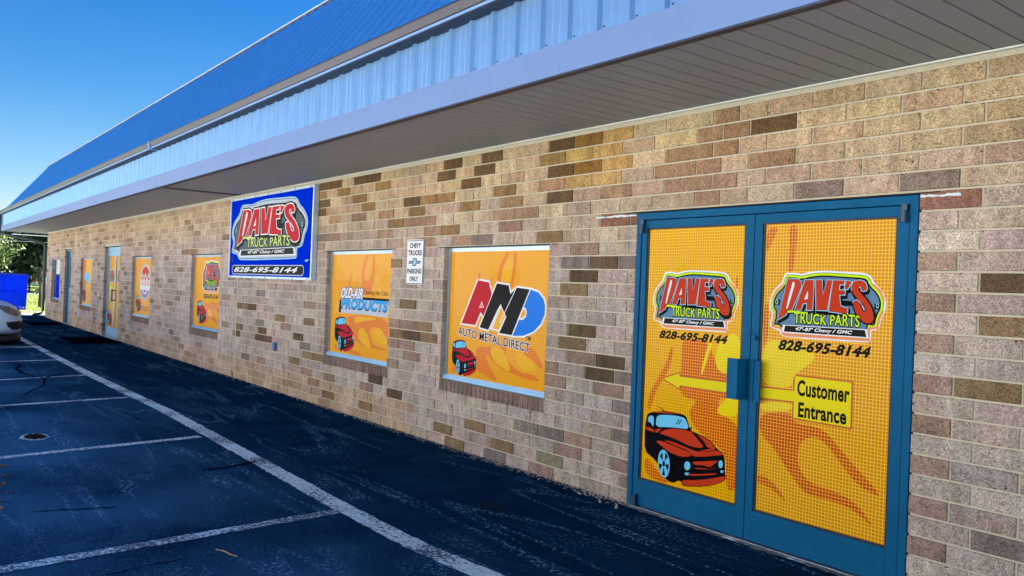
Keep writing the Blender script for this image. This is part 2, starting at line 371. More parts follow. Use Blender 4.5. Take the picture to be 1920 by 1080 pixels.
# bricks -------------------------------------------------------------
TAN = [(.455, .375, .295), (.43, .335, .27), (.475, .395, .32), (.41, .315, .26), (.455, .365, .285), (.43, .345, .29)]
KIND = {'d': (.125, .08, .045), 'o': (.25, .165, .085), 'r': (.32, .215, .155), 'p': (.23, .18, .155), 'g': (.25, .21, .13)}
MARK = """1211 228 d;1068 273 d;933 297 d;858 310 d;846 333 d;918 321 d;1046 302 o;1065 322 d;894 346 d;955 360 o;1044 349 r;1062 372 d;812 377 o;891 389 o;969 381 r;953 406 r;1168 361 r;853 435 o;968 428 r;811 417 r;874 454 r;910 453 p;1039 447 o;810 456 r
1104 472 r;1087 497 p;1139 497 d;1103 522 d;1082 546 o;1179 496 p;1100 621 d;1147 706 d;1449 236 d;1533 357 p;1745 343 p;1880 538 d;1760 498 r;1757 575 r;1880 617 o;1753 650 r;1749 729 r;1895 742 o;1747 804 r;1744 884 r;1740 960 r;1738 1029 r;1869 1018 p
451 571 o;465 572 o;480 574 d;532 594 o;493 602 p;587 602 o;542 612 r;498 617 d;449 621 d;491 630 d;507 632 d;567 630 d;466 665 p;496 672 r;557 673 o;578 647 p;583 663 o;542 714 r;582 696 r;597 714 r;626 707 r;587 572 r
751 626 o;780 631 d;812 634 o;741 642 r;768 647 r;778 666 r;738 680 r;711 710 d;746 736 d;620 737 o;690 759 o;590 663 o;692 720 r;836 799 o;897 798 o;859 831 o;949 837 o;934 855 p;995 804 p;1041 815 p;1091 832 r;1039 862 g;1074 853 r;1020 877 r;1150 686 d;1038 692 r;1150 735 r;1164 712 p;1167 763 p;1165 818 p;1164 871 r
227 442 r;229 502 r;242 529 r;234 537 r;336 557 r;319 566 r;353 471 o;336 504 o;600 354 d;637 347 d;650 361 o;608 367 o;617 382 d;630 397 r;594 400 d;637 412 r;634 446 r;604 463 r;597 447 p;781 380 d;820 378 o;770 400 o;729 410 r;789 401 o;705 333 d;679 337 d;743 421 o;722 436 r;776 425 r
1322 282 r;1361 277 r;1300 316 r;1340 305 r;1330 345 r;1370 335 r;1310 374 r;1347 367 r;1350 245 r;1395 240 r;1380 222 r;708 351 o;668 372 o;690 393 o;1096 264 o;1128 300 o;667 412 r;1060 640 o;1095 668 r;1040 722 r;780 608 o;765 574 o;772 470 o;740 492 o;745 606 r;746 641 o""".replace('\n', ';')
marks = []
for t in MARK.split(';'):
    q = t.split(); marks.append((*on_wall(float(q[0]), float(q[1])), q[2]))
def joints(course, x0, x1):
    """the x of the head joints along one course"""
    odd = course % 2; L = []
    ph = (.135, .135+.1016)[odd]
    k = math.floor((X0-ph)/.3048)
    while ph+k*.3048 < .40: L.append(ph+k*.3048); k += 1
    base = .003+(0, .1016)[odd]
    L += [[.50, .70, .905], [.63, .826, 1.03]][odd]      # the stitched-in short bricks over the door
    x = base+1.222
    while x < X1: L.append(x); x += .3048
    L.append(-7.955); L.sort()
    out = [L[0]]
    for v in L[1:]:
        if v-out[-1] > .05: out.append(v)
        elif abs(v+7.955) < 1e-6: out[-1] = v
    return out
bricks = []       # x0,x1,z0,z1,colour
G = .0054
for c_ in range(27):
    z0 = ZB+c_*CO+G; z1 = min(ZB+(c_+1)*CO-G, ZT-.012)
    if z1-z0 < .02: continue
    js = [X0]+[j for j in joints(c_, X0, X1) if X0+.06 < j < X1-.05]+[X1]
    for a_, b_ in zip(js, js[1:]):
        segs = [(a_+G, b_-G)]
        for o_ in OPEN:
            oz0 = o_[2]-(.104 if o_ in WIN else 0)
            if oz0 < z1-.035 and o_[3] > z0+.035:
                ns = []
                for p, q in segs:
                    if q <= o_[0] or p >= o_[1]: ns.append((p, q)); continue
                    if p < o_[0]: ns.append((p, o_[0]))
                    if q > o_[1]: ns.append((o_[1], q))
                segs = [t for t in ns if t[1]-t[0] > .02]
        for p, q in segs:
            xm, zm = (p+q)/2, (z0+z1)/2
            col = None
            for mx_, mz_, kd in marks:
                if p-.004 <= mx_ <= q+.004 and z0-.005 <= mz_ <= z1+.005: col = KIND[kd]; break
            if col is None:
                r = random.random(); far = xm < -7.95
                if r < (.025 if xm > -8 else .09): col = KIND[random.choice('rrop' if not far else 'rrrp')]
                else: col = random.choice(TAN)
                if col in TAN or True:
                    if xm < -7.95: col = (col[0]*.98, col[1]*.99, col[2]*1.08)
            t = max(0, min(1, (zm-1.75)/.7))            # upper courses yellowed to paint in warm light bounced under the eave
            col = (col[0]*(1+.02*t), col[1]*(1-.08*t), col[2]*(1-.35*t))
            if zm < .28 and xm < -3: col = (col[0]*1.03, col[1]*.93, col[2]*.76)    # mud-splashed foot courses
            if -.75 < xm < -.1 and zm > 2.2: col = (col[0]*.98, col[1]*.84, col[2]*.5)     # rusty streak under the eave
            if 1.9 < zm < 2.02 and (-.42 < xm < 0 or 1.94 < xm < 2.15): col = (.25, .125, .085)
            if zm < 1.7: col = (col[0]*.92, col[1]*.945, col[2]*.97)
            k = random.uniform(.87, 1.12); col = (col[0]*k, col[1]*k*random.uniform(.97, 1.03), col[2]*k*random.uniform(.95, 1.05), 1)
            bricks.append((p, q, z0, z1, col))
def brick_mb(mb, x0, x1, y0, y1, z0, z1, seed=None):
    """a brick with worn arrises: chamfered, slightly uneven face"""
    c = .0035; j = (lambda s_: random.uniform(-s_, s_))
    i = len(mb.v)
    mb.v += [(x0, y0+c, z0), (x1, y0+c, z0), (x1, y0+c, z1), (x0, y0+c, z1),
             (x0+c+j(.0012), y0+j(.0012), z0+c+j(.001)), (x1-c+j(.0012), y0+j(.0012), z0+c+j(.001)), (x1-c+j(.0012), y0+j(.0012), z1-c+j(.001)), (x0+c+j(.0012), y0+j(.0012), z1-c+j(.001)),
             (x0, y1, z0), (x1, y1, z0), (x1, y1, z1), (x0, y1, z1)]
    fs = [(4, 5, 6, 7), (0, 1, 5, 4), (1, 2, 6, 5), (2, 3, 7, 6), (3, 0, 4, 7), (8, 9, 1, 0), (9, 10, 2, 1), (10, 11, 3, 2), (11, 8, 0, 3)]
    for f in fs: mb.f.append(tuple(i+k for k in f)); mb.m.append(0)
    return 9
proto = {}
for L_ in (.3048, .2032, .1016):
    proto[L_] = []
    for v_ in range(5):
        m_ = MB(); brick_mb(m_, -L_/2, L_/2, 0, .09, -.046, .046); proto[L_].append(m_.mesh('brick', BR_O))
def proj_area(b_):
    d = Vector(((b_[0]+b_[1])/2, 0, (b_[2]+b_[3])/2))-CAM; dep = d.dot(fw)
    sx = d.dot(rt)/dep*F
    vis = 1 if (abs(sx) < 1000 and dep > 0 and abs(d.dot(up)/dep*F) < 560) else .01
    return vis*(b_[1]-b_[0])*(b_[3]-b_[2])*abs(d.y)/dep**3
sills = []
for wi, o_ in enumerate(WIN):
    n_ = 23
    for k in range(n_):
        p = o_[0]-.012+k*(o_[1]-o_[0]+.02)/n_; sills.append((p+.006, p+(o_[1]-o_[0]+.02)/n_-.006, o_[2]-.104, o_[2]-.006, (.21*random.uniform(.8, 1.2), .15, .12, 1), 's'))
bricks.sort(key=proj_area, reverse=True)
near, rest = bricks[:232], bricks[232:]
for b_ in near:
    L_ = b_[1]-b_[0]; q = min(proto, key=lambda t: abs(t-L_))
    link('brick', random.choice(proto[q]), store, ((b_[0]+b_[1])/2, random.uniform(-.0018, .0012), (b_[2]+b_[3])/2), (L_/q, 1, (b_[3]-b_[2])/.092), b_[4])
def field(name, items):
    m_ = MB(); cols = []
    for b_ in items:
        n_ = brick_mb(m_, b_[0], b_[1], random.uniform(-.0015, .0012)+(.004 if len(b_) > 5 else 0), .09, b_[2], b_[3]); cols += [b_[4]]*n_
    me = m_.mesh(name, BR_A); at = me.color_attributes.new('tint', 'FLOAT_COLOR', 'CORNER')
    arr = np.repeat(np.array(cols, dtype=np.float32), [len(f) for f in m_.f], axis=0); at.data.foreach_set('color', arr.ravel())
    o = link(name, me, store); o['kind'] = 'stuff'; return o
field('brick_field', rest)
ms = MB(); brick_mb(ms, -.028, .028, 0, .09, -.049, .049); sm = ms.mesh('sill_brick', BR_O)
for s_ in sills[:46]:
    link('sill_brick', sm, store, ((s_[0]+s_[1])/2, .002, (s_[2]+s_[3])/2-.001), ((s_[1]-s_[0])/.056, 1, 1), s_[4])
field('sill_brick_field', sills[46:])
mb = MB(); rc = random.Random(11)
for b_ in near:
    for _ in range(rc.choice((0, 0, 1, 1, 2))):
        ex_ = rc.random() < .6
        x = rc.uniform(b_[0], b_[1]) if not ex_ else rc.choice((b_[0]+.004, b_[1]-.004)); z = rc.choice((b_[2]+.003, b_[3]-.003)) if not ex_ or rc.random() < .6 else rc.uniform(b_[2], b_[3])
        r1, r2 = rc.uniform(.003, .011), rc.uniform(.002, .006)
        P_ = [(x+r1*math.cos(t)*rc.uniform(.6, 1.2), z+r2*math.sin(t)*rc.uniform(.6, 1.2)) for t in [k*math.pi/3.5 for k in range(7)]]
        P_ = [(min(max(p[0], b_[0]+.001), b_[1]-.001), -.0032, min(max(p[1], b_[2]+.001), b_[3]-.001)) for p in P_]; mb.poly(P_)
for u, v in ((1887, 916), (1720, 450), (1713, 575), (1906, 640), (1480, 300), (1700, 301), (1712, 303)):
    x, z = on_wall(u, v); mb.poly([(x+.006*math.cos(t), -.0034, z+.005*math.sin(t)) for t in [k*math.pi/4 for k in range(8)]])
o = mb.build('brick_chips', mat('exposed red clay', '4a1c14', .95, noise=(90, .4)), store); o['kind'] = 'stuff'
# stitched-in red half bricks and caulk beside the door head
mb = MB()
for xa, xb in ((-.411, -.004), (1.95, 2.146)):
    n_ = 18; top = []; bot = []
    for k in range(n_+1):
        x = xa+(xb-xa)*k/n_; top.append((x, 2.001+random.uniform(-.003, .005))); bot.append((x, 1.992+random.uniform(-.005, .002)))
    for k in range(n_):
        mb.poly([(bot[k][0], -.003, bot[k][1]), (bot[k+1][0], -.003, bot[k+1][1]), (top[k+1][0], -.003, top[k+1][1]), (top[k][0], -.003, top[k][1])])
        mb.poly([(bot[k][0], -.003, bot[k][1]), (bot[k][0], .01, bot[k][1]), (bot[k+1][0], .01, bot[k+1][1]), (bot[k+1][0], -.003, bot[k+1][1])])
mb.build('caulk_bead', CAULK, store)
mb = MB(); mb.box(-7.963, -7.947, -.003, .01, 0, ZT-.03); mb.build('expansion_joint', mat('pale sealant', 'c8c2ac', .8), store)
LINT = mat('lintel steel', '1c1210', .7)
for o_ in OPEN:                                       # dark steel lintels over every opening
    mb = MB(); mb.box(o_[0]-.1, o_[1]+.1, -.0015, .1, o_[3]-.001, o_[3]+.006); mb.build('steel_lintel', LINT, store)
mb = MB(); mb.box(X0-.01, X1, -.018, .0, ZT-.011, ZT-.003); mb.build('wall_top_trim', WTRIM, store)

# soffit -------------------------------------------------------------
SP = .1301; XS = .9733
soff = MB(); soff.box(.0045, SP-.0045, -1.088, -.002, 0, .012); soff.box(-.0045, .0045, -1.088, -.002, .016, .02)
me_s = soff.mesh('soffit_panel', SOFF)
k0 = math.ceil((X0-.9-XS)/SP); k1 = math.floor((X1-XS)/SP)
for k in range(k0, k1):
    if abs(XS+(k+.5)*SP+7.98) < .05: continue
    link('soffit_panel', me_s, store, (XS+k*SP, 0, ZT))
mb = MB(); mb.box(-8.06, -7.93, -1.12, -.002, ZT-.004, ZT+.008); mb.build('soffit_joint_cover', SOFD, store)
mb = MB(); mb.box(-26.4, X0, -.001, 10, ZT, ZT+.012); mb.build('end_soffit', SOFF, store)
mb = MB(); mb.box(-26.4, X1, -1.15, -1.088, ZT-.006, ZT+.012); mb.build('soffit_channel', SOFD, store)
# fascia trim in two long strips
for xa, xb in ((-26.42, -7.955), (-7.945, X1)):
    mb = MB(); mb.box(xa, xb, -1.175, -1.15, ZT-.006, 2.832); mb.box(xa, xb, -1.178, -1.15, ZT-.012, ZT-.006)
    mb.build('fascia_trim', TRIM, store)
mb = MB(); mb.box(-26.44, -26.42, -1.175, 10.1, ZT-.012, 3.2); mb.build('end_fascia', TRIM, store)
mb = MB(); mb.box(-26.42, X1, -1.13, -1.10, 2.67, 3.24); mb.build('fascia_backing', SOFD, store)
RP = .2365
def sheet_profile(depth=.022):
    pts = []
    for k in range(4):
        x = k*RP
        pts += [(x, 0), (x+.016, -depth), (x+.042, -depth), (x+.058, 0), (x+.106, 0), (x+.112, -.004), (x+.124, -.004), (x+.130, 0), (x+.168, 0), (x+.174, -.004), (x+.186, -.004), (x+.192, 0)]
    pts.append((4*RP, 0)); return pts
def sheet_mesh(name, length, m, lean=None):
    mb = MB(); P = sheet_profile()
    dy, dz = (0, 1) if lean is None else (math.cos(lean), math.sin(lean)); ny, nz = (1, 0) if lean is None else (math.sin(lean), -math.cos(lean))
    for (x, d), (x2, d2) in zip(P, P[1:]):
        a_ = (x, ny*d, nz*d); b_ = (x2, ny*d2, nz*d2)
        mb.poly([a_, b_, (b_[0], b_[1]+dy*length, b_[2]+dz*length), (a_[0], a_[1]+dy*length, a_[2]+dz*length)])
    return mb.mesh(name, m)
me_f = sheet_mesh('fascia_sheet', .37, GALV)
ph = -.414-.029
kk = math.floor((-26.42-ph)/(4*RP))
k = kk+1
while ph+(k+1)*4*RP < X1+.3:
    link('fascia_sheet', me_f, store, (ph+k*4*RP, -1.152, 2.82)); k += 1
mb = MB(); mb.box(-26.42, ph+(kk+1)*4*RP, -1.156, -1.15, 2.82, 3.19); mb.build('fascia_end_sheet', GALV, store)
LEAN = math.radians(53); SL = 1.90
me_r = sheet_mesh('roof_sheet', SL, ROOFM, LEAN)
k = kk+2
RIDGE_Y, RIDGE_Z = -1.2+SL*math.cos(LEAN), 3.235+SL*math.sin(LEAN)
XR = -25.35
first = ph+math.ceil((XR-ph)/(4*RP))*4*RP
x = first
while x < X1+.3:
    link('roof_sheet', me_r, store, (x, -1.2, 3.235)); x += 4*RP
mb = MB()                                              # hip end: the last sheets cut to the hip, and the end slope
mb.poly([(-26.5, -1.2, 3.235), (first, -1.2, 3.235), (first, RIDGE_Y, RIDGE_Z), (XR, RIDGE_Y, RIDGE_Z)])
mb.build('hip_sheet', ROOFM, store)
mb = MB(); mb.poly([(-26.5, -1.2, 3.235), (XR, RIDGE_Y, RIDGE_Z), (XR, 10-.1, RIDGE_Z), (-26.5, 11, 3.235)]); mb.build('end_slope', ROOFM, store)
mb = MB(); mb.box(XR, X1, RIDGE_Y+.02, 10, RIDGE_Z-.25, RIDGE_Z-.2); mb.poly([(XR, 10, RIDGE_Z-.2), (X1, 10, RIDGE_Z-.2), (X1, 11, 2.6), (XR, 11, 2.6)]); mb.build('flat_roof', ROOFB, store)
mb = MB(); mb.prism([(RIDGE_Y-.035, RIDGE_Z-.012), (RIDGE_Y-.035, RIDGE_Z+.012), (RIDGE_Y+.02, RIDGE_Z+.04), (RIDGE_Y+.2, RIDGE_Z-.06), (RIDGE_Y+.2, RIDGE_Z-.2)], XR, X1); mb.build('ridge_cap', mat('pale ridge flashing', 'b4bcc0', .5), store)
mb = MB(); mb.prism([(RIDGE_Y-.045, RIDGE_Z-.05), (RIDGE_Y-.042, RIDGE_Z-.013), (RIDGE_Y+.01, RIDGE_Z-.013), (RIDGE_Y+.01, RIDGE_Z-.05)], XR, X1); mb.build('ridge_closure', SOFD, store)
mb = MB()                                              # screw heads on fascia and roof
def head(c, nrm, r=.0065):
    n_ = Vector(nrm).normalized(); a_ = n_.cross(Vector((1, 0, 0))).normalized(); b_ = Vector((1, 0, 0)); i = len(mb.v)
    for j in range(6):
        t = j*math.pi/3; mb.v.append(tuple(Vector(c)+a_*math.cos(t)*r+b_*math.sin(t)*r))
    mb.v.append(tuple(Vector(c)+n_*.006))
    for j in range(6): mb.f.append((i+j, i+(j+1) % 6, i+6)); mb.m.append(0)
x = ph
while x < X1:
    if x > -26.3:
        head((x+.075, -1.152, 2.855), (0, -1, 0))
        for t in (.35, .85, 1.35):
            if x > XR: head((x+.078, -1.2+t*math.cos(LEAN), 3.235+t*math.sin(LEAN)+.001), (0, -math.sin(LEAN), math.cos(LEAN)), .008)
    x += RP
o = mb.build('screw_heads', SCREW, store); o['kind'] = 'stuff'
# gutter
mb = MB(); mb.box(-26.5, X1, -1.258, -1.156, 3.171, 3.1775); mb.build('gutter_underside', mat('shadow blue gutter bottom', '1c2440', .6, k=.7), store)  # dark strip painting in the shade beneath the gutter
GP = [(-1.16, 3.178), (-1.262, 3.178), (-1.262, 3.2), (-1.272, 3.206), (-1.288, 3.262), (-1.288, 3.276), (-1.276, 3.276), (-1.27, 3.212), (-1.25, 3.19), (-1.172, 3.19), (-1.172, 3.26), (-1.16, 3.26)]
for xa, xb in ((-26.52, -7.98), (-7.97, X1)):
    mb = MB(); mb.prism(GP, xa, xb); mb.build('gutter', GUTT, store)
mb = MB(); mb.prism([(-1.2665, 3.181), (-1.2625, 3.181), (-1.2625, 3.2), (-1.2665, 3.2)], -26.52, X1); mb.build('gutter_lip', GUTL, store)
mb = MB(); mb.prism([(-1.294, 3.17), (-1.294, 3.282), (-1.155, 3.282), (-1.155, 3.17)], -8.0, -7.95); mb.build('gutter_bracket', GUTL, store)
mb = MB(); mb.prism([(-1.288, 3.18), (-1.288, 3.276), (-1.16, 3.276), (-1.16, 3.18)], -26.53, -26.52); mb.build('gutter_end_cap', GUTT, store)
mb = MB(); mb.tube([(-26.5, -1.22, 3.18), (-26.5, -1.22, 2.72), (-26.46, -1.18, 2.60), (-26.2, -.9, 2.54), (-25.72, -.12, 2.36), (-25.62, -.05, 2.27), (-25.6, -.045, 2.15), (-25.6, -.045, .2), (-25.62, -.08, .11), (-25.75, -.3, .06)], .042, 8)
mb.build('downspout', mat('dark downspout', '1c3438', .5), store)

# window and door parts --------------------------------------------------------
def frame_ring(name, x0, x1, z0, z1, w_, y0, y1, m, parent, wb=None):
    mb = MB(); wb = wb or w_
    mb.box(x0, x0+w_, y0, y1, z0, z1); mb.box(x1-w_, x1, y0, y1, z0, z1)
    mb.box(x0+w_, x1-w_, y0, y1, z1-w_, z1); mb.box(x0+w_, x1-w_, y0, y1, z0, z0+wb)
    return mb.build(name, m, parent)
def rect(x0, z0, x1, z1): return [(x0, z0), (x1, z0), (x1, z1), (x0, z1)]

# --- the shop's truck drawing, traced once; corners given on whichever pane it is printed
T = crop(1190, 740, 200/1137, .02)
def ellipse(cx, cy, rx, ry, n=20, rot=0):
    return [(cx+rx*math.cos(t)*math.cos(rot)-ry*math.sin(t)*math.sin(rot), cy+rx*math.cos(t)*math.sin(rot)+ry*math.sin(t)*math.cos(rot)) for t in [2*math.pi*i/n for i in range(n)]]
def truck_shapes():
    out = []; a_ = lambda c, *p: out.append((c, T(*p)))
    a_('K', (135, 205), (180, 185), (270, 175), (360, 178), (480, 200), (545, 225), (560, 260), (590, 372), (600, 335), (612, 335), (610, 365), (597, 385), (640, 400), (760, 455), (830, 510), (875, 575), (940, 620), (960, 680), (962, 780), (965, 850), (972, 862), (970, 912), (900, 947), (780, 977), (650, 984), (503, 970), (498, 925), (460, 915), (430, 940), (370, 930), (320, 890), (275, 830), (245, 730), (190, 670), (105, 600), (108, 380), (115, 320), (125, 250))
    a_('R', (190, 190), (280, 180), (400, 190), (480, 207), (380, 200), (260, 194))
    a_('C', (245, 222), (300, 214), (400, 218), (500, 235), (545, 260), (583, 370), (480, 356), (350, 345), (225, 343), (230, 250))
    a_('C', (152, 222), (206, 225), (203, 330), (193, 342), (175, 300), (150, 285), (138, 290))
    a_('R', (120, 340), (160, 348), (200, 372), (213, 400), (160, 385), (118, 365))
    a_('R', (220, 368), (290, 362), (270, 380), (243, 405), (226, 400))
    a_('R', (258, 412), (300, 384), (380, 363), (500, 368), (600, 395), (650, 420), (600, 400), (650, 450), (710, 520), (735, 565), (660, 565), (600, 550), (520, 515), (430, 470), (340, 435))
    a_('R', (660, 425), (740, 455), (810, 505), (855, 565), (860, 585), (790, 600), (720, 608), (680, 600), (765, 585), (825, 570), (770, 560), (745, 505), (700, 455))
    a_('R', (232, 490), (290, 492), (400, 540), (540, 595), (590, 620), (608, 650), (560, 662), (500, 662), (430, 640), (360, 605), (300, 558), (240, 510))
    a_('R', (300, 480), (400, 500), (540, 555), (610, 590), (700, 615), (800, 608), (870, 592), (925, 622), (942, 645), (850, 650), (760, 660), (622, 660), (600, 625), (560, 590), (430, 540))
    a_('R', (612, 712), (700, 714), (900, 700), (860, 728), (815, 768), (785, 772), (735, 752), (632, 750))
    a_('R', (640, 780), (760, 782), (800, 800), (840, 785), (885, 778), (850, 790), (760, 795), (640, 792))
    a_('R', (582, 845), (740, 845), (880, 838), (860, 852), (740, 862), (585, 864))
    a_('R', (508, 908), (620, 912), (740, 905), (870, 885), (970, 865), (966, 908), (900, 941), (780, 970), (650, 976), (510, 962))
    a_('C', *ellipse(311, 735, 63, 150, 24, -.06))
    for k in range(5):
        t0 = -math.pi/2+k*2*math.pi/5+.35; t1 = t0+.62; pts = [(.22, (t0+t1)/2)]+[(.84, t0+(t1-t0)*j/4) for j in range(5)]
        a_('K', *[(311+r*63*math.cos(t), 735+r*150*math.sin(t)) for r, t in pts])
    a_('K', *ellipse(311, 735, 14, 34, 10))
    a_('C', *ellipse(561, 758, 33, 48, 16)); a_('C', *ellipse(917, 742, 25, 42, 16))
    a_('C', (534, 830), (580, 830), (578, 852), (558, 864), (536, 850)); a_('C', (915, 808), (948, 806), (947, 828), (930, 836), (916, 826))
    a_('K', (440, 315), (452, 315), (482, 262), (472, 262)); a_('K', (466, 315), (478, 315), (508, 264), (498, 264))
    a_('A', (235, 118), (245, 120), (300, 150), (325, 180), (312, 178), (288, 152))
    return out
TR = truck_shapes()
_all = [p for c, q in TR if c == 'K' for p in q]
TB = (min(p[0] for p in _all), min(p[1] for p in _all), max(p[0] for p in _all), max(p[1] for p in _all))
def draw_truck(P, x0, z0, x1, z1, red=RED):
    f = lambda p: (x0+(p[0]-TB[0])/(TB[2]-TB[0])*(x1-x0), z0+(p[1]-TB[1])/(TB[3]-TB[1])*(z1-z0))
    P.up()
    for i, (c, q) in enumerate(TR):
        if i in (1, 19, 20, 21, 22, 23, 24, 25, 28, 30): P.up() if i in (1, 15, 20) or c == 'K' and i > 20 else None
        P.up() if c in 'K' and i > 3 else None
        if i == 1: P.up()
        P.fill(smooth([f(p) for p in q], 1) if len(q) > 6 else [f(p) for p in q], {'K': BLACK, 'R': red, 'C': CYAN, 'A': BLACK}[c])
# --- the shop's logo, traced once
Lg = crop(1420, 490, 250/1350, .02)
LO = Lg((275, 130), (300, 112), (415, 118), (440, 130), (560, 100), (700, 92), (900, 106), (1090, 116), (1155, 150), (1180, 215), (1260, 290), (1308, 400), (1298, 500), (1258, 570), (1235, 680), (1180, 705), (1152, 700), (1147, 812), (1110, 825), (300, 770), (232, 745), (222, 695), (130, 670), (125, 630), (152, 530), (122, 480), (126, 380), (170, 285), (245, 222))
LB = (min(p[0] for p in LO), min(p[1] for p in LO), max(p[0] for p in LO), max(p[1] for p in LO))
LET0 = [([(312, 182), (405, 183), (440, 203), (447, 250), (400, 370), (350, 485), (310, 492), (288, 540), (213, 587)], [[(362, 212), (378, 214), (376, 245), (305, 482), (298, 470), (330, 330)]]),
       ([(487, 192), (572, 192), (557, 490), (505, 492), (508, 418), (465, 424), (440, 490), (385, 492)], [[(515, 300), (510, 378), (480, 384)]]),
       ([(597, 192), (655, 192), (665, 348), (712, 192), (760, 196), (704, 495), (600, 490)], []),
       ([(774, 195), (882, 197), (876, 234), (833, 232), (826, 292), (888, 300), (884, 337), (828, 337), (840, 450), (880, 470), (912, 478), (908, 530), (728, 505), (750, 340)], []),
       ([(905, 197), (955, 208), (915, 280), (888, 275)], []),
       ([(958, 240), (985, 200), (1050, 193), (1095, 215), (1117, 288), (1062, 303), (1058, 265), (1040, 248), (1025, 268), (1035, 310), (1130, 410), (1178, 520), (1180, 598), (1142, 632), (1075, 620), (1010, 545), (985, 480), (967, 405), (1030, 395), (1060, 490), (1085, 520), (1103, 490), (1080, 440), (1010, 372), (962, 312)], [])]
LET = [(smooth(q, 1) if i == 5 else q, h) for i, (q, h) in enumerate(LET0)]
def draw_logo(P, x0, z0, x1, z1, style='door'):
    sx = (x1-x0)/(LB[2]-LB[0]); sz = (z1-z0)/(LB[3]-LB[1])
    g = lambda p: (x0+(p[0]-LB[0])*sx, z0+(p[1]-LB[1])*sz)
    f = lambda *pts: [g(p) for p in Lg(*pts)]
    W_ = (x1-x0)
    out = smooth([g(p) for p in LO], 1)
    sign = style == 'sign'
    P.up().fill(out, WHITE if not sign else PALE)
    i1 = offset(out, -W_*(.016 if not sign else .006)); i2 = offset(out, -W_*(.038 if not sign else .026)); i3 = offset(out, -W_*(.05 if not sign else .036))
    if not sign:
        P.up().fill(i1, BLACK); P.up().fill(offset(out, -W_*.02), LIME)
        bottom = f((1275, 460), (1252, 560), (1225, 660), (1140, 680), (1128, 795), (1100, 800), (300, 748), (250, 732), (240, 680), (150, 650), (170, 540), (195, 560), (190, 630), (260, 640), (290, 720), (1095, 770), (1110, 670), (1190, 640), (1215, 560), (1245, 460))
        P.up().stroke(f((1283, 400), (1245, 300), (1170, 235)), W_*.018, ORNG); P.stroke(f((148, 385), (190, 300), (262, 240)), W_*.018, ORNG)
        P.stroke(f((1272, 500), (1236, 580), (1215, 672), (1130, 682), (1124, 798), (300, 748), (252, 730), (244, 676), (152, 654), (172, 535)), W_*.019, ORNG)
    else:
        P.up().fill(i1, SLATE); P.up().fill(offset(out, -W_*.010), SILV)
    P.up().fill(i2, BLACK); P.up().fill(i3, SLATE if not sign else ink('gunmetal', '52646c'))
    P.up()
    P.fill(f((168, 385), (235, 388), (225, 442), (172, 440)), BLACK); P.fill(f((1185, 428), (1245, 430), (1245, 488), (1185, 488)), BLACK)
    P.fill(f((860, 395), (985, 405), (985, 455), (860, 450)), BLACK)
    P.up()
    for c in ((197, 410), (1217, 450)): P.fill(f(*ellipse(c[0], c[1], 15, 26, 12)), PALE)
    P.up()
    for c in ((197, 410), (1217, 450)): P.fill(f(*ellipse(c[0], c[1], 8, 17, 12)), BLACK)
    P.up()
    for k in range(1, 4):
        for q, h in LET:
            qq = f(*[(a_+k*5, b_+k*9) for a_, b_ in q]); P.fill(offset(qq, W_*.013), BLACK); P.up()
    for q, h in LET: P.fill(offset(f(*q), W_*.0125), BLACK)
    P.up()
    for q, h in LET: P.fill(offset(f(*q), W_*(.0085 if not sign else .0055)), PALE if not sign else WHITE)
    P.up()
    for q, h in LET: P.fill(offset(f(*q), W_*.0022), BLACK if not sign else WHITE)
    P.up()
    for i, (q, h) in enumerate(LET): P.fill(f(*q), RED if style == 'door' else CRIM)
    P.up()
    for q, h in LET:
        for hh in h: P.fill(offset(f(*hh), W_*.002), WHITE)
    if sign:                                           # the darker scan lines across the big letters
        pass
    # TRUCK PARTS
    tx0, tz0 = f((372, 632))[0]; tx1, tz1 = f((1040, 572))[0]
    tz0 = f((700, 645))[0][1]; tz1 = f((700, 535))[0][1]
    P.up().fill(f((295, 505), (330, 486), (420, 500), (530, 518), (505, 536), (400, 524), (345, 524), (312, 530)), BLACK)
    wv = lambda a_, b_: (a_, b_*(1+.10*math.sin(a_*math.pi*3)))
    P.up().text('TRUCK PARTS', tx0, tz0, tx1, tz1, BLACK, .085, warp=wv, sub=.012)
    P.up().text('TRUCK PARTS', tx0, tz0, tx1, tz1, LIME if not sign else PALEG, .014, warp=wv, sub=.012)
    P.fill(f((302, 505), (335, 492), (420, 505), (515, 519), (500, 530), (400, 518), (345, 518), (315, 522)), LIME if not sign else PALEG)
    # strap line
    P.up().fill(f((262, 642), (1112, 688), (1130, 782), (244, 722)), WHITE); P.up().fill(f((285, 650), (1092, 696), (1106, 768), (270, 711)), DARK)
    a_ = f((385, 705))[0]; b_ = f((965, 702))[0]
    P.up().text("47'-87' Chevy / GMC", a_[0], a_[1]-.002*sz, b_[0], b_[1], WHITE, .032, .25)
    if not sign: P.up().stroke(f((250, 722), (300, 738), (1118, 790)), W_*.016, ORNG)

def flames(P, f, mred, myel, reds=(), yels=()):
    P.up()
    for q in reds: P.fill(smooth(f(*q)), mred)
    P.up()
    for q in yels: P.fill(smooth(f(*q)), myel)

def film_box(o_, parent, name='window'): pass

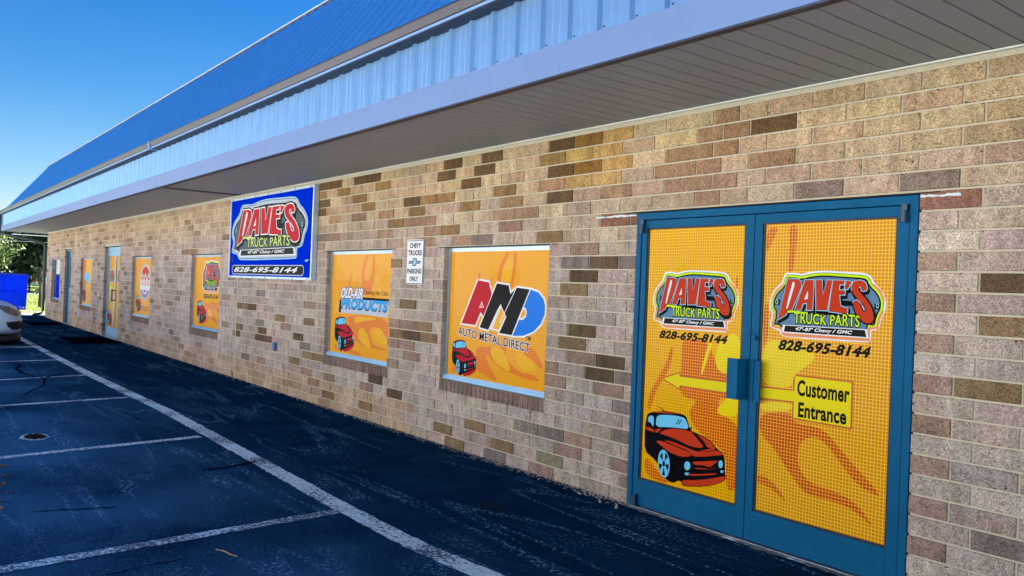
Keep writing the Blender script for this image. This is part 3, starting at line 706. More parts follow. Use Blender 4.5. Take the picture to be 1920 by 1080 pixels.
# --- window with printed film ------------------------------------------------
def window(o_, label, yf=.062):
    x0, x1, z0, z1 = o_
    wd = empty('window', ((x0+x1)/2, yf, z0), store)
    wd['label'] = label
    loc = lambda: (-(x0+x1)/2, -yf, -z0)
    fr = frame_ring('window_frame', x0+.001, x1-.001, z0+.002, z1-.002, .036, yf-.012, yf+.03, ALU, wd, .045); fr.location = loc()
    mb = MB(); mb.box(x0+.004, x1-.004, yf-.028, yf-.012, z0+.001, z0+.036); o = mb.build('frame_sill', ALUL, wd); o.location = loc()  # bottom rail in bluer metal, painting in the sky it catches
    return wd, loc()
def glass_slab(o_, wd, loc, yf, m):
    x0, x1, z0, z1 = o_; mb = MB(); mb.box(x0+.037, x1-.037, yf+.002, yf+.012, z0+.047, z1-.038); o = mb.build('pane', m, wd); o.location = loc; return o
YF = .062; YP = YF-.0005     # plane of the films in the windows
def new_film(o_, base):
    P = Print(); P.fill(rect(o_[0]+.037, o_[2]+.047, o_[1]-.037, o_[3]-.038), base); return P
def put(P, name, wd, loc, y=YP): o = P.build(name, wd); o.location = (loc[0], loc[1]+y, loc[2]); return o

GL = mat('dark window glass', '0a1418', .03, coat=1, spec=.8)
# window 1: the tilted AMD logo
o_ = WIN[0]; wd, lc = window(o_, 'window with large red black and blue logo film'); glass_slab(o_, wd, lc, YF, GL)
A = crop(820, 440, 240/810, YF)
P = new_film(o_, FW)
flames(P, A, FWR, FWY,
       reds=[[(440, 112), (460, 112), (428, 170), (405, 240), (402, 308), (380, 300), (384, 240), (405, 170)], [(485, 110), (508, 110), (500, 200), (488, 290), (468, 350), (452, 345), (470, 280), (480, 200)],
             [(245, 705), (330, 715), (380, 690), (440, 700), (430, 760), (470, 830), (520, 870), (610, 890), (665, 935), (560, 915), (480, 880), (410, 860), (350, 800), (300, 740), (330, 840), (390, 935), (320, 900), (250, 860), (240, 800)],
             [(560, 700), (620, 730), (668, 830), (668, 865), (600, 790), (545, 760)], [(262, 240), (280, 240), (270, 285), (255, 285)], [(340, 265), (350, 265), (346, 330), (336, 320)], [(95, 800), (130, 850), (110, 880), (92, 870)]],
       yels=[[(345, 705), (400, 705), (440, 770), (470, 880), (400, 840), (350, 790), (335, 740)], [(505, 740), (560, 760), (640, 860), (560, 870), (510, 830), (498, 780)], [(430, 180), (480, 115), (480, 230), (455, 300), (412, 300), (410, 240)]])
put(P, 'printed_film', wd, lc)
P = Print(); P.lay = 4
AM = dict(a=A((258, 288), (327, 301), (345, 372), (330, 470), (292, 515), (274, 490), (268, 505), (240, 572), (153, 560)), h=A((281, 430), (290, 456), (268, 460)),
          m=A((378, 308), (452, 321), (463, 376), (505, 335), (586, 347), (470, 636), (392, 622), (438, 518), (420, 516), (403, 438), (384, 468), (322, 602), (268, 586)),
          d=A((592, 348), (640, 365), (672, 405), (683, 450), (680, 505), (655, 565), (610, 612), (545, 640), (476, 640), (518, 538), (540, 540), (562, 520), (568, 490), (560, 465), (545, 458)))
for k in 'amd': P.fill(offset(AM[k], .016), WHITE)
P.up().fill(AM['a'], CRIM); P.up().fill(offset(AM['h'], .006), WHITE); P.fill(offset(AM['m'], .008), WHITE); P.up().fill(AM['h'], FWR); P.fill(AM['m'], BLACK); P.up().fill(AM['d'], SKYB)
P.fill(offset(A((403, 438), (440, 518), (395, 618), (345, 605))[0:1]+A((438, 516), (392, 620), (330, 603)), -.006), WHITE); P.up().fill(offset(A((403, 442), (436, 516), (392, 612), (340, 600)), -.012), FWY)
P.up().stroke(A((588, 348), (473, 638)), .012, WHITE)
P.stroke(A((500, 338), (395, 560)), .008, WHITE)
xa, za = A((133, 615))[0]; xb, zb = A((586, 690))[0]; zt = A((133, 573))[0][1]
sl2 = lambda a_, b_: (a_, b_-a_*1.05)
za, zt = 1.018, 1.092; P.up(); P.text('AUTO METAL DIRECT', xa, za, xb, zt, WHITE, .06, sub=.016, warp=sl2); P.up(); P.text('AUTO METAL DIRECT', xa, za, xb, zt, NAVY, .016, sub=.016, warp=sl2)
xa, za = A((560, 668))[0]; xb, zt = A((592, 646))[0]; P.text('TM', xa, za, xb, zt, NAVY, .02)
put(P, 'metal_direct_logo', wd, lc)
P = Print(); P.lay = 4; c0 = A((88, 890), (250, 770))
draw_truck(P, c0[0][0], A((160, 895))[0][1], c0[1][0], A((150, 665))[0][1], CRIM); put(P, 'printed_truck', wd, lc)

# window 2: Old Air Products
o_ = WIN[1]; wd, lc = window(o_, 'window with blue lettering film about cooling'); glass_slab(o_, wd, lc, YF, GL)
B = crop(615, 530, 125/844, YF); B2 = crop(600, 440, 220/914, YF)
P = new_film(o_, FW)
flames(P, B2, FWR, FWY, reds=[[(365, 155), (385, 155), (350, 250), (345, 360), (380, 360), (405, 300), (415, 155), (432, 155), (425, 320), (395, 470), (330, 470), (325, 300), (335, 230)], [(245, 290), (255, 290), (235, 400), (215, 400)], [(300, 300), (306, 300), (292, 400), (282, 395)]])
flames(P, B, FWR, FWY, reds=[[(230, 400), (770, 440), (770, 700), (740, 720), (700, 620), (650, 570), (580, 560), (520, 600), (560, 760), (620, 810), (745, 850), (745, 870), (600, 840), (520, 830), (400, 780), (330, 720), (300, 700), (330, 600), (250, 520)], [(60, 750), (110, 800), (150, 860), (100, 850)], [(250, 850), (330, 850), (440, 925), (400, 930), (260, 890)]],
       yels=[[(340, 425), (560, 440), (640, 460), (520, 480), (430, 490), (360, 525), (330, 490)], [(430, 565), (480, 610), (520, 700), (545, 850), (470, 800), (400, 740), (380, 660), (395, 590)], [(620, 570), (680, 600), (740, 700), (742, 790), (650, 770), (590, 720), (578, 640)]])
put(P, 'printed_film', wd, lc)
P = Print(); P.lay = 4
P.fill(B((165, 210), (440, 190), (772, 215), (760, 445), (470, 405), (135, 375)), SILV)
P.up().fill(B((150, 215), (172, 205), (165, 375), (135, 372)), BLACK); P.fill(B((440, 185), (773, 208), (772, 240), (440, 218)), BLACK)
xa, za = B((165, 365))[0]; xb, zb = B((765, 225))[0]
za = B((470, 390))[0][1]; zt = B((470, 215))[0][1]
P.up().text('PRODUCTS', xa, za+.03, xb, zt, BLACK, .06, .2, sub=.045); P.up().text('PRODUCTS', xa, za+.04, xb, zt, ink('aqua', '22b0f4'), .045, .2, sub=.045)
xa, za = B((165, 205))[0]; xb, _ = B((440, 205))[0]; zt = B((170, 60))[0][1]; z0_ = B((170, 190))[0][1]
P.up().text('OLD-AIR', xa, z0_, xb, zt, BLACK, .10, .35, sub=.03); P.up().text('OLD-AIR', xa, z0_, xb, zt, SKYB, .075, .35, sub=.03); P.up().text('OLD-AIR', xa, z0_, xb, zt, WHITE, .032, .35, sub=.03)
xa, _ = B((455, 150))[0]; xb, _ = B((773, 150))[0]; z0_ = B((620, 178))[0][1]; zt = B((620, 98))[0][1]
P.up().text('Cooling the Class', xa, z0_, xb-.005, zt, BLACK, .004, .25)
xa, za = B((565, 412))[0]; xb, zb = B((735, 412))[0]; P.text('Division of Classic Products Inc.', xa, B((650, 422))[0][1], xb, B((650, 408))[0][1], WHITE, .01)
put(P, 'cooling_products_logo', wd, lc)
P = Print(); P.lay = 4
draw_truck(P, B((78, 800))[0][0], B((200, 875))[0][1], B((335, 700))[0][0], B((170, 428))[0][1], CRIM); put(P, 'printed_truck', wd, lc)

# window 3: shop logo
D3 = crop(355, 470, 70/504, YF)
o_ = WIN[2]; wd, lc = window(o_, 'window with shop logo film left of the blue wall sign'); glass_slab(o_, wd, lc, YF, GL)
P = new_film(o_, FW)
flames(P, D3, FWR, FWY, reds=[[(180, 700), (250, 720), (320, 690), (400, 740), (400, 900), (370, 800), (330, 790), (330, 880), (400, 1000), (330, 960), (260, 900), (250, 980), (210, 960), (200, 800)], [(330, 100), (350, 100), (340, 180), (322, 160)]], yels=[[(250, 780), (290, 800), (320, 900), (280, 890), (250, 850)]])
put(P, 'printed_film', wd, lc)
P = Print(); P.lay = 4
draw_logo(P, D3((178, 350))[0][0], D3((290, 575))[0][1], D3((425, 350))[0][0], D3((300, 128))[0][1])
P.n = 8; P.lay = 4; P.text('828-695-8144', D3((195, 600))[0][0], D3((290, 652))[0][1], D3((390, 600))[0][0], D3((290, 588))[0][1], DARK, .03, .25)
put(P, 'shop_logo', wd, lc)
P = Print(); P.lay = 4
draw_truck(P, D3((100, 900))[0][0], D3((160, 990))[0][1], D3((228, 900))[0][0], D3((150, 672))[0][1], CRIM); put(P, 'printed_truck', wd, lc)

# window 4: round red and violet badge
D4 = crop(230, 460, 70/540, YF)
o_ = WIN[3]; wd, lc = window(o_, 'window with round red and lilac badge film'); glass_slab(o_, wd, lc, YF, GL)
P = new_film(o_, FW)
flames(P, D4, FWR, FWY, reds=[[(280, 850), (330, 900), (380, 860), (380, 960), (320, 960), (240, 920)], [(370, 190), (385, 190), (378, 260)], [(250, 190), (270, 190), (240, 400), (232, 400)]])
put(P, 'printed_film', wd, lc)
P = Print(); P.lay = 4
cx = D4((326, 540))[0][0]; cz0 = D4((315, 800))[0][1]; cz1 = D4((335, 275))[0][1]; rx = (D4((405, 540))[0][0]-D4((245, 540))[0][0])/2
cz = (cz0+cz1)/2; rz = (cz1-cz0)/2
EL_ = lambda s_, t0, t1, n=24, dz=0: [(cx+rx*s_*math.cos(t0+(t1-t0)*i/n), cz+dz+rz*s_*math.sin(t0+(t1-t0)*i/n)) for i in range(n+1)]
P.fill(EL_(1, 0, 2*math.pi)[:-1], WHITE); P.up().fill(EL_(.97, 0, 2*math.pi)[:-1], BLACK); P.up().fill(EL_(.94, 0, 2*math.pi)[:-1], WHITE)
P.up().fill(EL_(.88, .15, math.pi-.15), RED); P.fill(EL_(.88, -math.pi+.5, -.5), LILA); P.fill([(cx-rx*.87, cz-.06), (cx+rx*.87, cz-.06), (cx+rx*.87, cz+.06), (cx-rx*.87, cz+.06)], PINK)
P.up()
for s_ in (-.55, .0, .55): P.stroke([(cx+rx*(s_-.2), cz-.03), (cx+rx*(s_-.16), cz+.1), (cx+rx*s_, cz+.17), (cx+rx*(s_+.16), cz+.1), (cx+rx*(s_+.2), cz-.03)], .04, WHITE)
P.stroke(EL_(.6, -math.pi+.6, -.6, 12), .03, WHITE); P.stroke(EL_(.38, -math.pi+.5, -.5, 12), .03, WHITE)
put(P, 'round_badge', wd, lc)
P = Print(); P.lay = 4
draw_truck(P, D4((190, 900))[0][0], D4((220, 965))[0][1], D4((265, 900))[0][0], D4((215, 722))[0][1], CRIM); put(P, 'printed_truck', wd, lc)

# window 5: taped blue poster
D5 = crop(90, 460, 145/824, YF)
o_ = WIN[4]; wd, lc = window(o_, 'window with pale blue poster over yellow film'); glass_slab(o_, wd, lc, YF, GL)
P = new_film(o_, FWY); P.up().fill(D5((372, 140), (412, 142), (400, 600), (362, 595)), FWR)
P.up().fill(D5((398, 265), (412, 295), (445, 295), (450, 350), (430, 415), (405, 380), (385, 350)), CYAN)
put(P, 'printed_film', wd, lc)
P = Print(); P.lay = 4
draw_truck(P, D5((366, 560))[0][0], D5((385, 598))[0][1], D5((402, 560))[0][0], D5((383, 432))[0][1], CRIM); put(P, 'printed_truck', wd, lc)
# window 6: clear dark glass
o_ = WIN[5]; wd, lc = window(o_, 'farthest window of clear dark glass without film'); glass_slab(o_, wd, lc, YF, mat('clear reflective glass', '14242c', .02, metal=.55, coat=1))

# --- main blue double door ----------------------------------------------------
dr = empty('double_door', (.973, 0, 0), store); dr['label'] = 'blue framed double entrance door with printed yellow film'
dl = (-.973, 0, 0)
def part(mb, name, m, bevel=0, parent=None, loc=None):
    o = mb.build(name, m, parent or dr, bevel=bevel); o.location = loc if loc is not None else dl; return o
mb = MB(); mb.box(.004, .046, -.002, .12, 0, 2.006); mb.box(1.900, 1.942, -.002, .12, 0, 2.006); mb.box(.046, 1.900, -.002, .12, 1.960, 2.006); part(mb, 'door_frame', TEAL, .0015)
for (xa, xb, fa, fb, lab) in ((.052, .9625, .108, .888, 'L'), (.9675, 1.896, 1.034, 1.824, 'R')):
    mb = MB(); y0, y1 = .004, .05
    mb.box(xa, fa-.012, y0, y1, .012, 1.955); mb.box(fb+.012, xb, y0, y1, .012, 1.955)
    mb.box(fa-.012, fb+.012, y0, y1, 1.903, 1.955); mb.box(fa-.012, fb+.012, y0, y1, .012, .190)
    part(mb, 'door_leaf', TEAL, .0012)
    mb = MB(); mb.box(fa-.012, fa, .012, .04, .190, 1.903); mb.box(fb, fb+.012, .012, .04, .190, 1.903); mb.box(fa, fb, .012, .04, 1.892, 1.903); mb.box(fa, fb, .012, .04, .190, .202); part(mb, 'glazing_gasket', TEALD)
    mb = MB(); mb.box(fa, fb, .022, .034, .2, 1.893); part(mb, 'pane', GL)
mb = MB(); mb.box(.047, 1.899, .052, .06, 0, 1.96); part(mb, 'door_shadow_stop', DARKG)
for x in (.056, 1.868):                              # pivots top and bottom
    mb = MB(); mb.tube([(x+.012, -.022, 1.868), (x+.012, -.022, 1.93)], .017, 12); mb.box(x-.002, x+.026, -.022, .004, 1.925, 1.962); part(mb, 'hinge', mat('dark door hardware', '123a58', .4, k=.8))
mb = MB(); mb.prism([(.05, .01), (.105, .01), (.105, .09), (.05, .05)], -.03, .004, 'y'); part(mb, 'hinge', M('dark door hardware'))
# pulls: a broad angled plate on the left leaf, a slim one on the right
mb = MB(); mb.prism([(.862, -.075), (.868, -.082), (.940, -.078), (.958, -.02), (.958, .004), (.945, .004), (.93, -.062), (.87, -.066)], .845, 1.088, 'z'); part(mb, 'pull_handle', TEAL, .001)
mb = MB(); mb.prism([(1.000, .004), (1.002, -.024), (1.036, -.032), (1.062, -.026), (1.060, -.020), (1.036, -.026), (1.010, -.018), (1.010, .004)], .842, 1.087, 'z'); mb.prism([(1.012, -.032), (1.02, -.034), (1.02, -.028), (1.012, -.026)], .842, 1.087, 'z'); part(mb, 'pull_handle', TEAL, .001)
mb = MB(); mb.tube([(.998, .004, 1.217), (.998, -.012, 1.217)], .016, 14); mb.tube([(.998, -.012, 1.217), (.998, -.016, 1.217)], .009, 10); part(mb, 'lock_cylinder', TEAL)
mb = MB(); mb.box(.05, 1.9, -.05, .05, -.02, .006); mb.box(.05, 1.9, -.028, -.02, .006, .010); part(mb, 'threshold', mat('worn threshold', 'b4c4cc', .5, metal=.4, noise=(14, .35)))
YD = .02
Ld = crop(1200, 400, .5, YD); La = crop(1190, 480, 230/1242, YD); Rd = crop(1400, 380, 300/491, YD); Rh = crop(1380, 640, 380/933, YD)
P = Print(); P.fill(rect(.108, .202, .888, 1.892), FA)
flames(P, Ld, FR, FY,
       reds=[[(115, 500), (128, 500), (110, 590), (60, 660), (45, 720), (28, 745), (30, 690), (70, 610), (100, 560)], [(160, 465), (180, 475), (250, 470), (285, 560), (340, 610), (345, 700), (300, 690), (292, 720), (340, 780), (372, 800), (365, 1040), (320, 1040), (325, 900), (260, 850), (200, 800), (180, 740), (220, 700), (160, 690), (150, 660), (155, 560)],
             [(362, 235), (370, 235), (366, 285), (358, 280)], [(18, 980), (18, 900), (60, 960), (110, 1010), (90, 1015)]],
       yels=[[(300, 470), (375, 440), (385, 600), (330, 606), (290, 590), (280, 540)], [(345, 680), (375, 690), (368, 765), (300, 760), (285, 735), (320, 700)], [(258, 480), (275, 480), (248, 560), (232, 610), (226, 600)]])
o = P.build('printed_film', dr); o.location = (dl[0], YD, 0)
P = Print(); P.lay = 4
P.fill(Ld((78, 618), (152, 594), (152, 606), (345, 632), (345, 680), (152, 650), (152, 664)), RIM); P.up().fill(Ld((88, 619), (148, 600), (148, 612), (345, 637), (345, 675), (148, 645), (148, 657)), YELL)
o = P.build('printed_arrow', dr); o.location = (dl[0], YD, 0)
P = Print(); P.lay = 4
draw_logo(P, La((188, 430))[0][0], La((600, 757))[0][1], La((1057, 450))[0][0], La((600, 140))[0][1])
P.n = 8; P.lay = 4; P.text('828-695-8144', La((250, 830))[0][0], La((600, 865))[0][1], La((945, 840))[0][0], La((600, 775))[0][1], DARK, .045, .28)
o = P.build('shop_logo', dr); o.location = (dl[0], YD, 0)
P = Print(); P.lay = 4; draw_truck(P, TB[0], TB[1], TB[2], TB[3]); o = P.build('printed_truck', dr); o.location = (dl[0], YD, 0)
P = Print(); P.fill(rect(1.034, .202, 1.824, 1.892), FA2)
flames(P, Rh, FR2, FY2,
       reds=[[(110, 325), (262, 330), (262, 375), (395, 398), (450, 460), (500, 520), (560, 590), (680, 722), (600, 690), (540, 640), (480, 560), (430, 490), (385, 448), (345, 440), (305, 455), (285, 495), (282, 550), (300, 605), (340, 650), (400, 675), (470, 698), (530, 730), (590, 790), (640, 868), (570, 800), (500, 755), (420, 730), (320, 705), (270, 640), (210, 550), (165, 480), (110, 425)], [(98, 610), (140, 625), (190, 670), (240, 752), (190, 700), (140, 665), (98, 652)]])
flames(P, Rd, FR2, FY2, reds=[[(130, 70), (158, 68), (152, 140), (142, 215), (126, 215), (134, 140)], [(62, 80), (100, 72), (84, 110), (60, 162)], [(55, 305), (68, 305), (66, 420), (48, 450)]],
       yels=[[(66, 420), (100, 425), (140, 425), (230, 470), (140, 530), (142, 570), (44, 560), (46, 470)], [(44, 610), (140, 612), (140, 640), (42, 640)]])
o = P.build('printed_film', dr); o.location = (dl[0], YD, 0)
P = Print(); P.lay = 4
P.fill(Rd((42, 563), (142, 574), (145, 527), (327, 548), (323, 696), (139, 664), (141, 614), (41, 602)), RIM); P.up().fill(Rd((42, 567), (146, 578), (149, 532), (322, 552), (318, 690), (143, 660), (145, 610), (41, 598)), YELL)
P.up()
P.text('Customer', Rd((154, 600))[0][0], Rd((230, 603))[0][1], Rd((316, 600))[0][0], Rd((230, 552))[0][1], DARK, .034)
P.text('Entrance', Rd((158, 640))[0][0], Rd((230, 670))[0][1], Rd((306, 660))[0][0], Rd((230, 622))[0][1], DARK, .034)
o = P.build('entrance_notice', dr); o.location = (dl[0], YD, 0)
P = Print(); P.lay = 4; draw_logo(P, *LB)
P.n = 8; P.lay = 4; P.text('828-695-8144', Lg((212, 890))[0][0], Lg((700, 945))[0][1], Lg((1152, 950))[0][0], Lg((700, 825))[0][1], DARK, .045, .28)
o = P.build('shop_logo', dr); o.location = (dl[0], YD, 0)

# --- far aluminium double door -------------------------------------------------
o_ = DOORS[1]; xa, xb = o_[0], o_[1]; mid = (xa+xb)/2
d2 = empty('double_door', (mid, 0, 0), store); d2['label'] = 'pale aluminium double door beyond the round badge window'
l2 = (-mid, 0, 0); Y2 = .1
mb = MB(); mb.box(xa+.003, xa+.05, Y2-.03, Y2+.05, 0, 2.065); mb.box(xb-.05, xb-.003, Y2-.03, Y2+.05, 0, 2.065); mb.box(xa+.05, xb-.05, Y2-.03, Y2+.05, 2.0, 2.065); part(mb, 'door_frame', ALUL, 0, d2, l2)
for a_, b_ in ((xa+.053, mid-.003), (mid+.003, xb-.053)):
    mb = MB(); mb.box(a_, a_+.055, Y2-.02, Y2+.02, .012, 1.997); mb.box(b_-.055, b_, Y2-.02, Y2+.02, .012, 1.997); mb.box(a_+.055, b_-.055, Y2-.02, Y2+.02, 1.86, 1.997); mb.box(a_+.055, b_-.055, Y2-.02, Y2+.02, .012, .22); part(mb, 'door_leaf', ALUL, 0, d2, l2)
    mb = MB(); mb.box(a_+.056, b_-.056, Y2, Y2+.01, .221, 1.859); part(mb, 'pane', GL, 0, d2, l2)
    P = Print(); P.fill(rect(a_+.056, .221, b_-.056, 1.859), FW); P.lay = 3
    cxx = (a_+b_)/2; draw_logo(P, cxx-.25, 1.24, cxx+.25, 1.56)
    if a_ < mid-.1: P.up().fill(rect(cxx-.2, .98, cxx+.1, 1.2), YELL); draw_truck(P, a_+.07, .25, a_+.5, .62, CRIM)
    o = P.build('printed_film', d2); o.location = (l2[0], Y2-.003, 0)
    c2 = mid-.06 if a_ < mid-.1 else mid+.03
    mb = MB(); mb.box(c2, c2+.03, Y2-.09, Y2-.07, .82, 1.1); mb.box(c2+.005, c2+.02, Y2-.07, Y2-.02, .84, .86); mb.box(c2+.005, c2+.02, Y2-.07, Y2-.02, 1.06, 1.08); part(mb, 'pull_handle', ALUL if a_ < mid-.1 else DARKG, 0, d2, l2)
mb = MB(); mb.box(xa, xb, -.03, .15, -.02, .004); part(mb, 'threshold', M('worn threshold'), 0, d2, l2)
# --- far service door ------------------------------------------------------------
o_ = DOORS[2]; xa, xb = o_[0], o_[1]
d3 = empty('service_door', ((xa+xb)/2, 0, 0), store); d3['label'] = 'grey blue steel door with tall narrow light and round knob'
l3 = (-(xa+xb)/2, 0, 0)
SD = mat('grey blue steel door', '5e8ca0', .45, k=.8); SDF = mat('grey blue door frame', '4e7c94', .5, k=.8)
frame_ring('door_frame', xa+.002, xb-.002, 0, 2.082, .05, .05, .16, SDF, d3, .01).location = l3
mb = MB(); fx = xa+.2
mb.box(xa+.054, fx, .10, .14, .01, 2.028); mb.box(xb-.2, xb-.054, .10, .14, .01, 2.028); mb.box(fx, xb-.2, .10, .14, .01, 1.0); mb.box(fx, xb-.2, .10, .14, 1.86, 2.028); part(mb, 'door_slab', SD, 0, d3, l3)
mb = MB(); mb.box(fx, xb-.2, .115, .125, 1.0, 1.86); part(mb, 'pane', M('clear reflective glass'), 0, d3, l3)
mb = MB(); mb.tube([(xb-.11, .10, .93), (xb-.11, .06, .93), (xb-.11, .045, .93)], [.012, .012, .03], 12); mb.tube([(xb-.11, .045, .93), (xb-.11, .025, .93)], [.03, .02], 12); part(mb, 'door_knob', ALUL, 0, d3, l3)
mb = MB(); mb.box(xa, xb, -.03, .15, -.02, .004); part(mb, 'threshold', M('worn threshold'), 0, d3, l3)

# ------------------------------------------------------------------ SIGNS
sg = empty('wall_sign', (-6.72, -.03, 2.04)); tag(sg, 'large blue sign with red lettering mounted high on the brick wall under the eave', 'sign')
sl_ = (6.72, .03, -2.04)
SX0, SX1, SZ0, SZ1 = -8.19, -5.245, 1.465, 2.612
mb = MB(); mb.box(SX0+.02, SX1-.02, -.055, -.004, SZ0+.02, SZ1-.02); part(mb, 'sign_panel', BLUE, 0, sg, sl_)
frame_ring('sign_frame', SX0, SX1, SZ0, SZ1, .028, -.066, -.002, mat('sign frame aluminium', 'c6dcea', .4, metal=.3), sg).location = sl_
Sg = crop(400, 330, 220/1131, -.056)
P = Print(); P.lay = 1
draw_logo(P, Sg((182, 500))[0][0], Sg((520, 812))[0][1], Sg((915, 420))[0][0], Sg((700, 188))[0][1], 'sign')
# scan-line stripes in the red letters
P2 = P
o = P2.build('shop_logo', sg, ); o.location = (sl_[0], sl_[1]-.056, sl_[2])
P = Print(); P.lay = 2
bx0, bz0 = Sg((180, 905))[0]; bx1, bz1 = Sg((872, 905))[0]; zb_ = Sg((500, 955))[0][1]; zt_ = Sg((500, 858))[0][1]
def rrect(x0, z0, x1, z1, r, n=5):
    out = []
    for cx_, cz_, t0 in ((x1-r, z0+r, -90), (x1-r, z1-r, 0), (x0+r, z1-r, 90), (x0+r, z0+r, 180)):
        for i in range(n+1):
            t = math.radians(t0+90*i/n); out.append((cx_+r*math.cos(t), cz_+r*math.sin(t)))
    return out
P.fill(rrect(bx0, zb_, bx1, zt_, .06), SILV); P.up().fill(rrect(bx0+.015, zb_+.012, bx1-.015, zt_-.012, .05), BLACK)
P.n = 8; P.lay = 4; P.text('828-695-8144', Sg((200, 900))[0][0], Sg((510, 930))[0][1], Sg((815, 900))[0][0], Sg((510, 878))[0][1], WHITE, .025, .35)
P.fill(Sg((880, 812), (925, 800), (900, 828), (888, 826)), PALE); P.fill(Sg((178, 770), (186, 772), (190, 830), (180, 832)), NAVY)
o = P.build('phone_banner', sg); o.location = (sl_[0], sl_[1]-.056, sl_[2])
mb = MB()
for k in range(7):
    for z in (SZ0+.014, SZ1-.014): mb.tube([(SX0+.1+k*(SX1-SX0-.2)/6, -.066, z), (SX0+.1+k*(SX1-SX0-.2)/6, -.071, z)], .009, 8)
part(mb, 'screw_heads', SCREW, 0, sg, sl_)

ps = empty('parking_sign', (-2.94, -.012, 1.68)); tag(ps, 'small white vertical parking sign with black lettering between the two nearest windows', 'sign')
pl = (2.94, .012, -1.68)
PX0, PX1, PZ0, PZ1 = -3.093, -2.793, 1.461, 1.898
mb = MB(); pr = rrect(PX0, PZ0, PX1, PZ1, .018); mb.prism([(a_, b_) for a_, b_ in pr], -.012, -.003, 'y'); part(mb, 'sign_plate', mat('sign plate edge', 'c0d0d4', .4, metal=.4), 0, ps, pl)
Pk = crop(750, 440, 60/617, -.0125)
P = Print(); P.fill(rrect(PX0+.004, PZ0+.004, PX1-.004, PZ1-.004, .016), WHITE); P.up()
bx = lambda: None
z_ = lambda y: Pk((300, y))[0][1]; x_ = lambda x: Pk((x, 500))[0][0]
P.fill(rect(PX0+.012, z_(122), PX1-.012, z_(110)), BLACK); P.fill(rect(PX0+.012, z_(948), PX1-.012, z_(936)), BLACK)
w_ = PX1-PX0
P.text('CHEVY', PX0+.16*w_, z_(258), PX1-.14*w_, z_(160), BLACK, .038); P.text('TRUCKS', PX0+.08*w_, z_(400), PX1-.08*w_, z_(298), BLACK, .038)
P.text('PARKING', PX0+.05*w_, z_(752), PX1-.06*w_, z_(655), BLACK, .038); P.text('ONLY', PX0+.22*w_, z_(898), PX1-.25*w_, z_(805), BLACK, .038)
bow = [(.10, .36), (.38, .36), (.38, 0), (.66, 0), (.66, .36), (.98, .36), (.88, .70), (.62, .70), (.62, 1), (.34, 1), (.34, .70), (0.02, .70)]
bt = [(PX0+w_*(.08+.84*a_), z_(455)-(z_(455)-z_(602))*b_) for a_, b_ in bow]
P.fill(bt, BLACK); P.up().fill(offset(bt, -.010), PALE)
o = P.build('sign_print', ps); o.location = (pl[0], pl[1]-.0125, pl[2])

ob = empty('outlet_box', (-6.42, -.01, .58)); tag(ob, 'small grey blue outlet cover low on the brick wall under the blue sign', 'outlet box')
mb = MB(); mb.prism(rrect(-.045, -.055, .045, .055, .01), -.02, .004, 'y'); mb.build('cover_plate', mat('weathered outlet plate', '4a78a8', .5, k=.8), ob, bevel=.002)
mb = MB(); mb.prism(rrect(-.03, -.042, .03, .0, .006), -.03, -.0201, 'y'); mb.prism(rrect(-.03, .004, .03, .044, .006), -.03, -.0201, 'y'); mb.build('socket_flap', mat('outlet flap', '6aa4dc', .5, k=.6), ob)

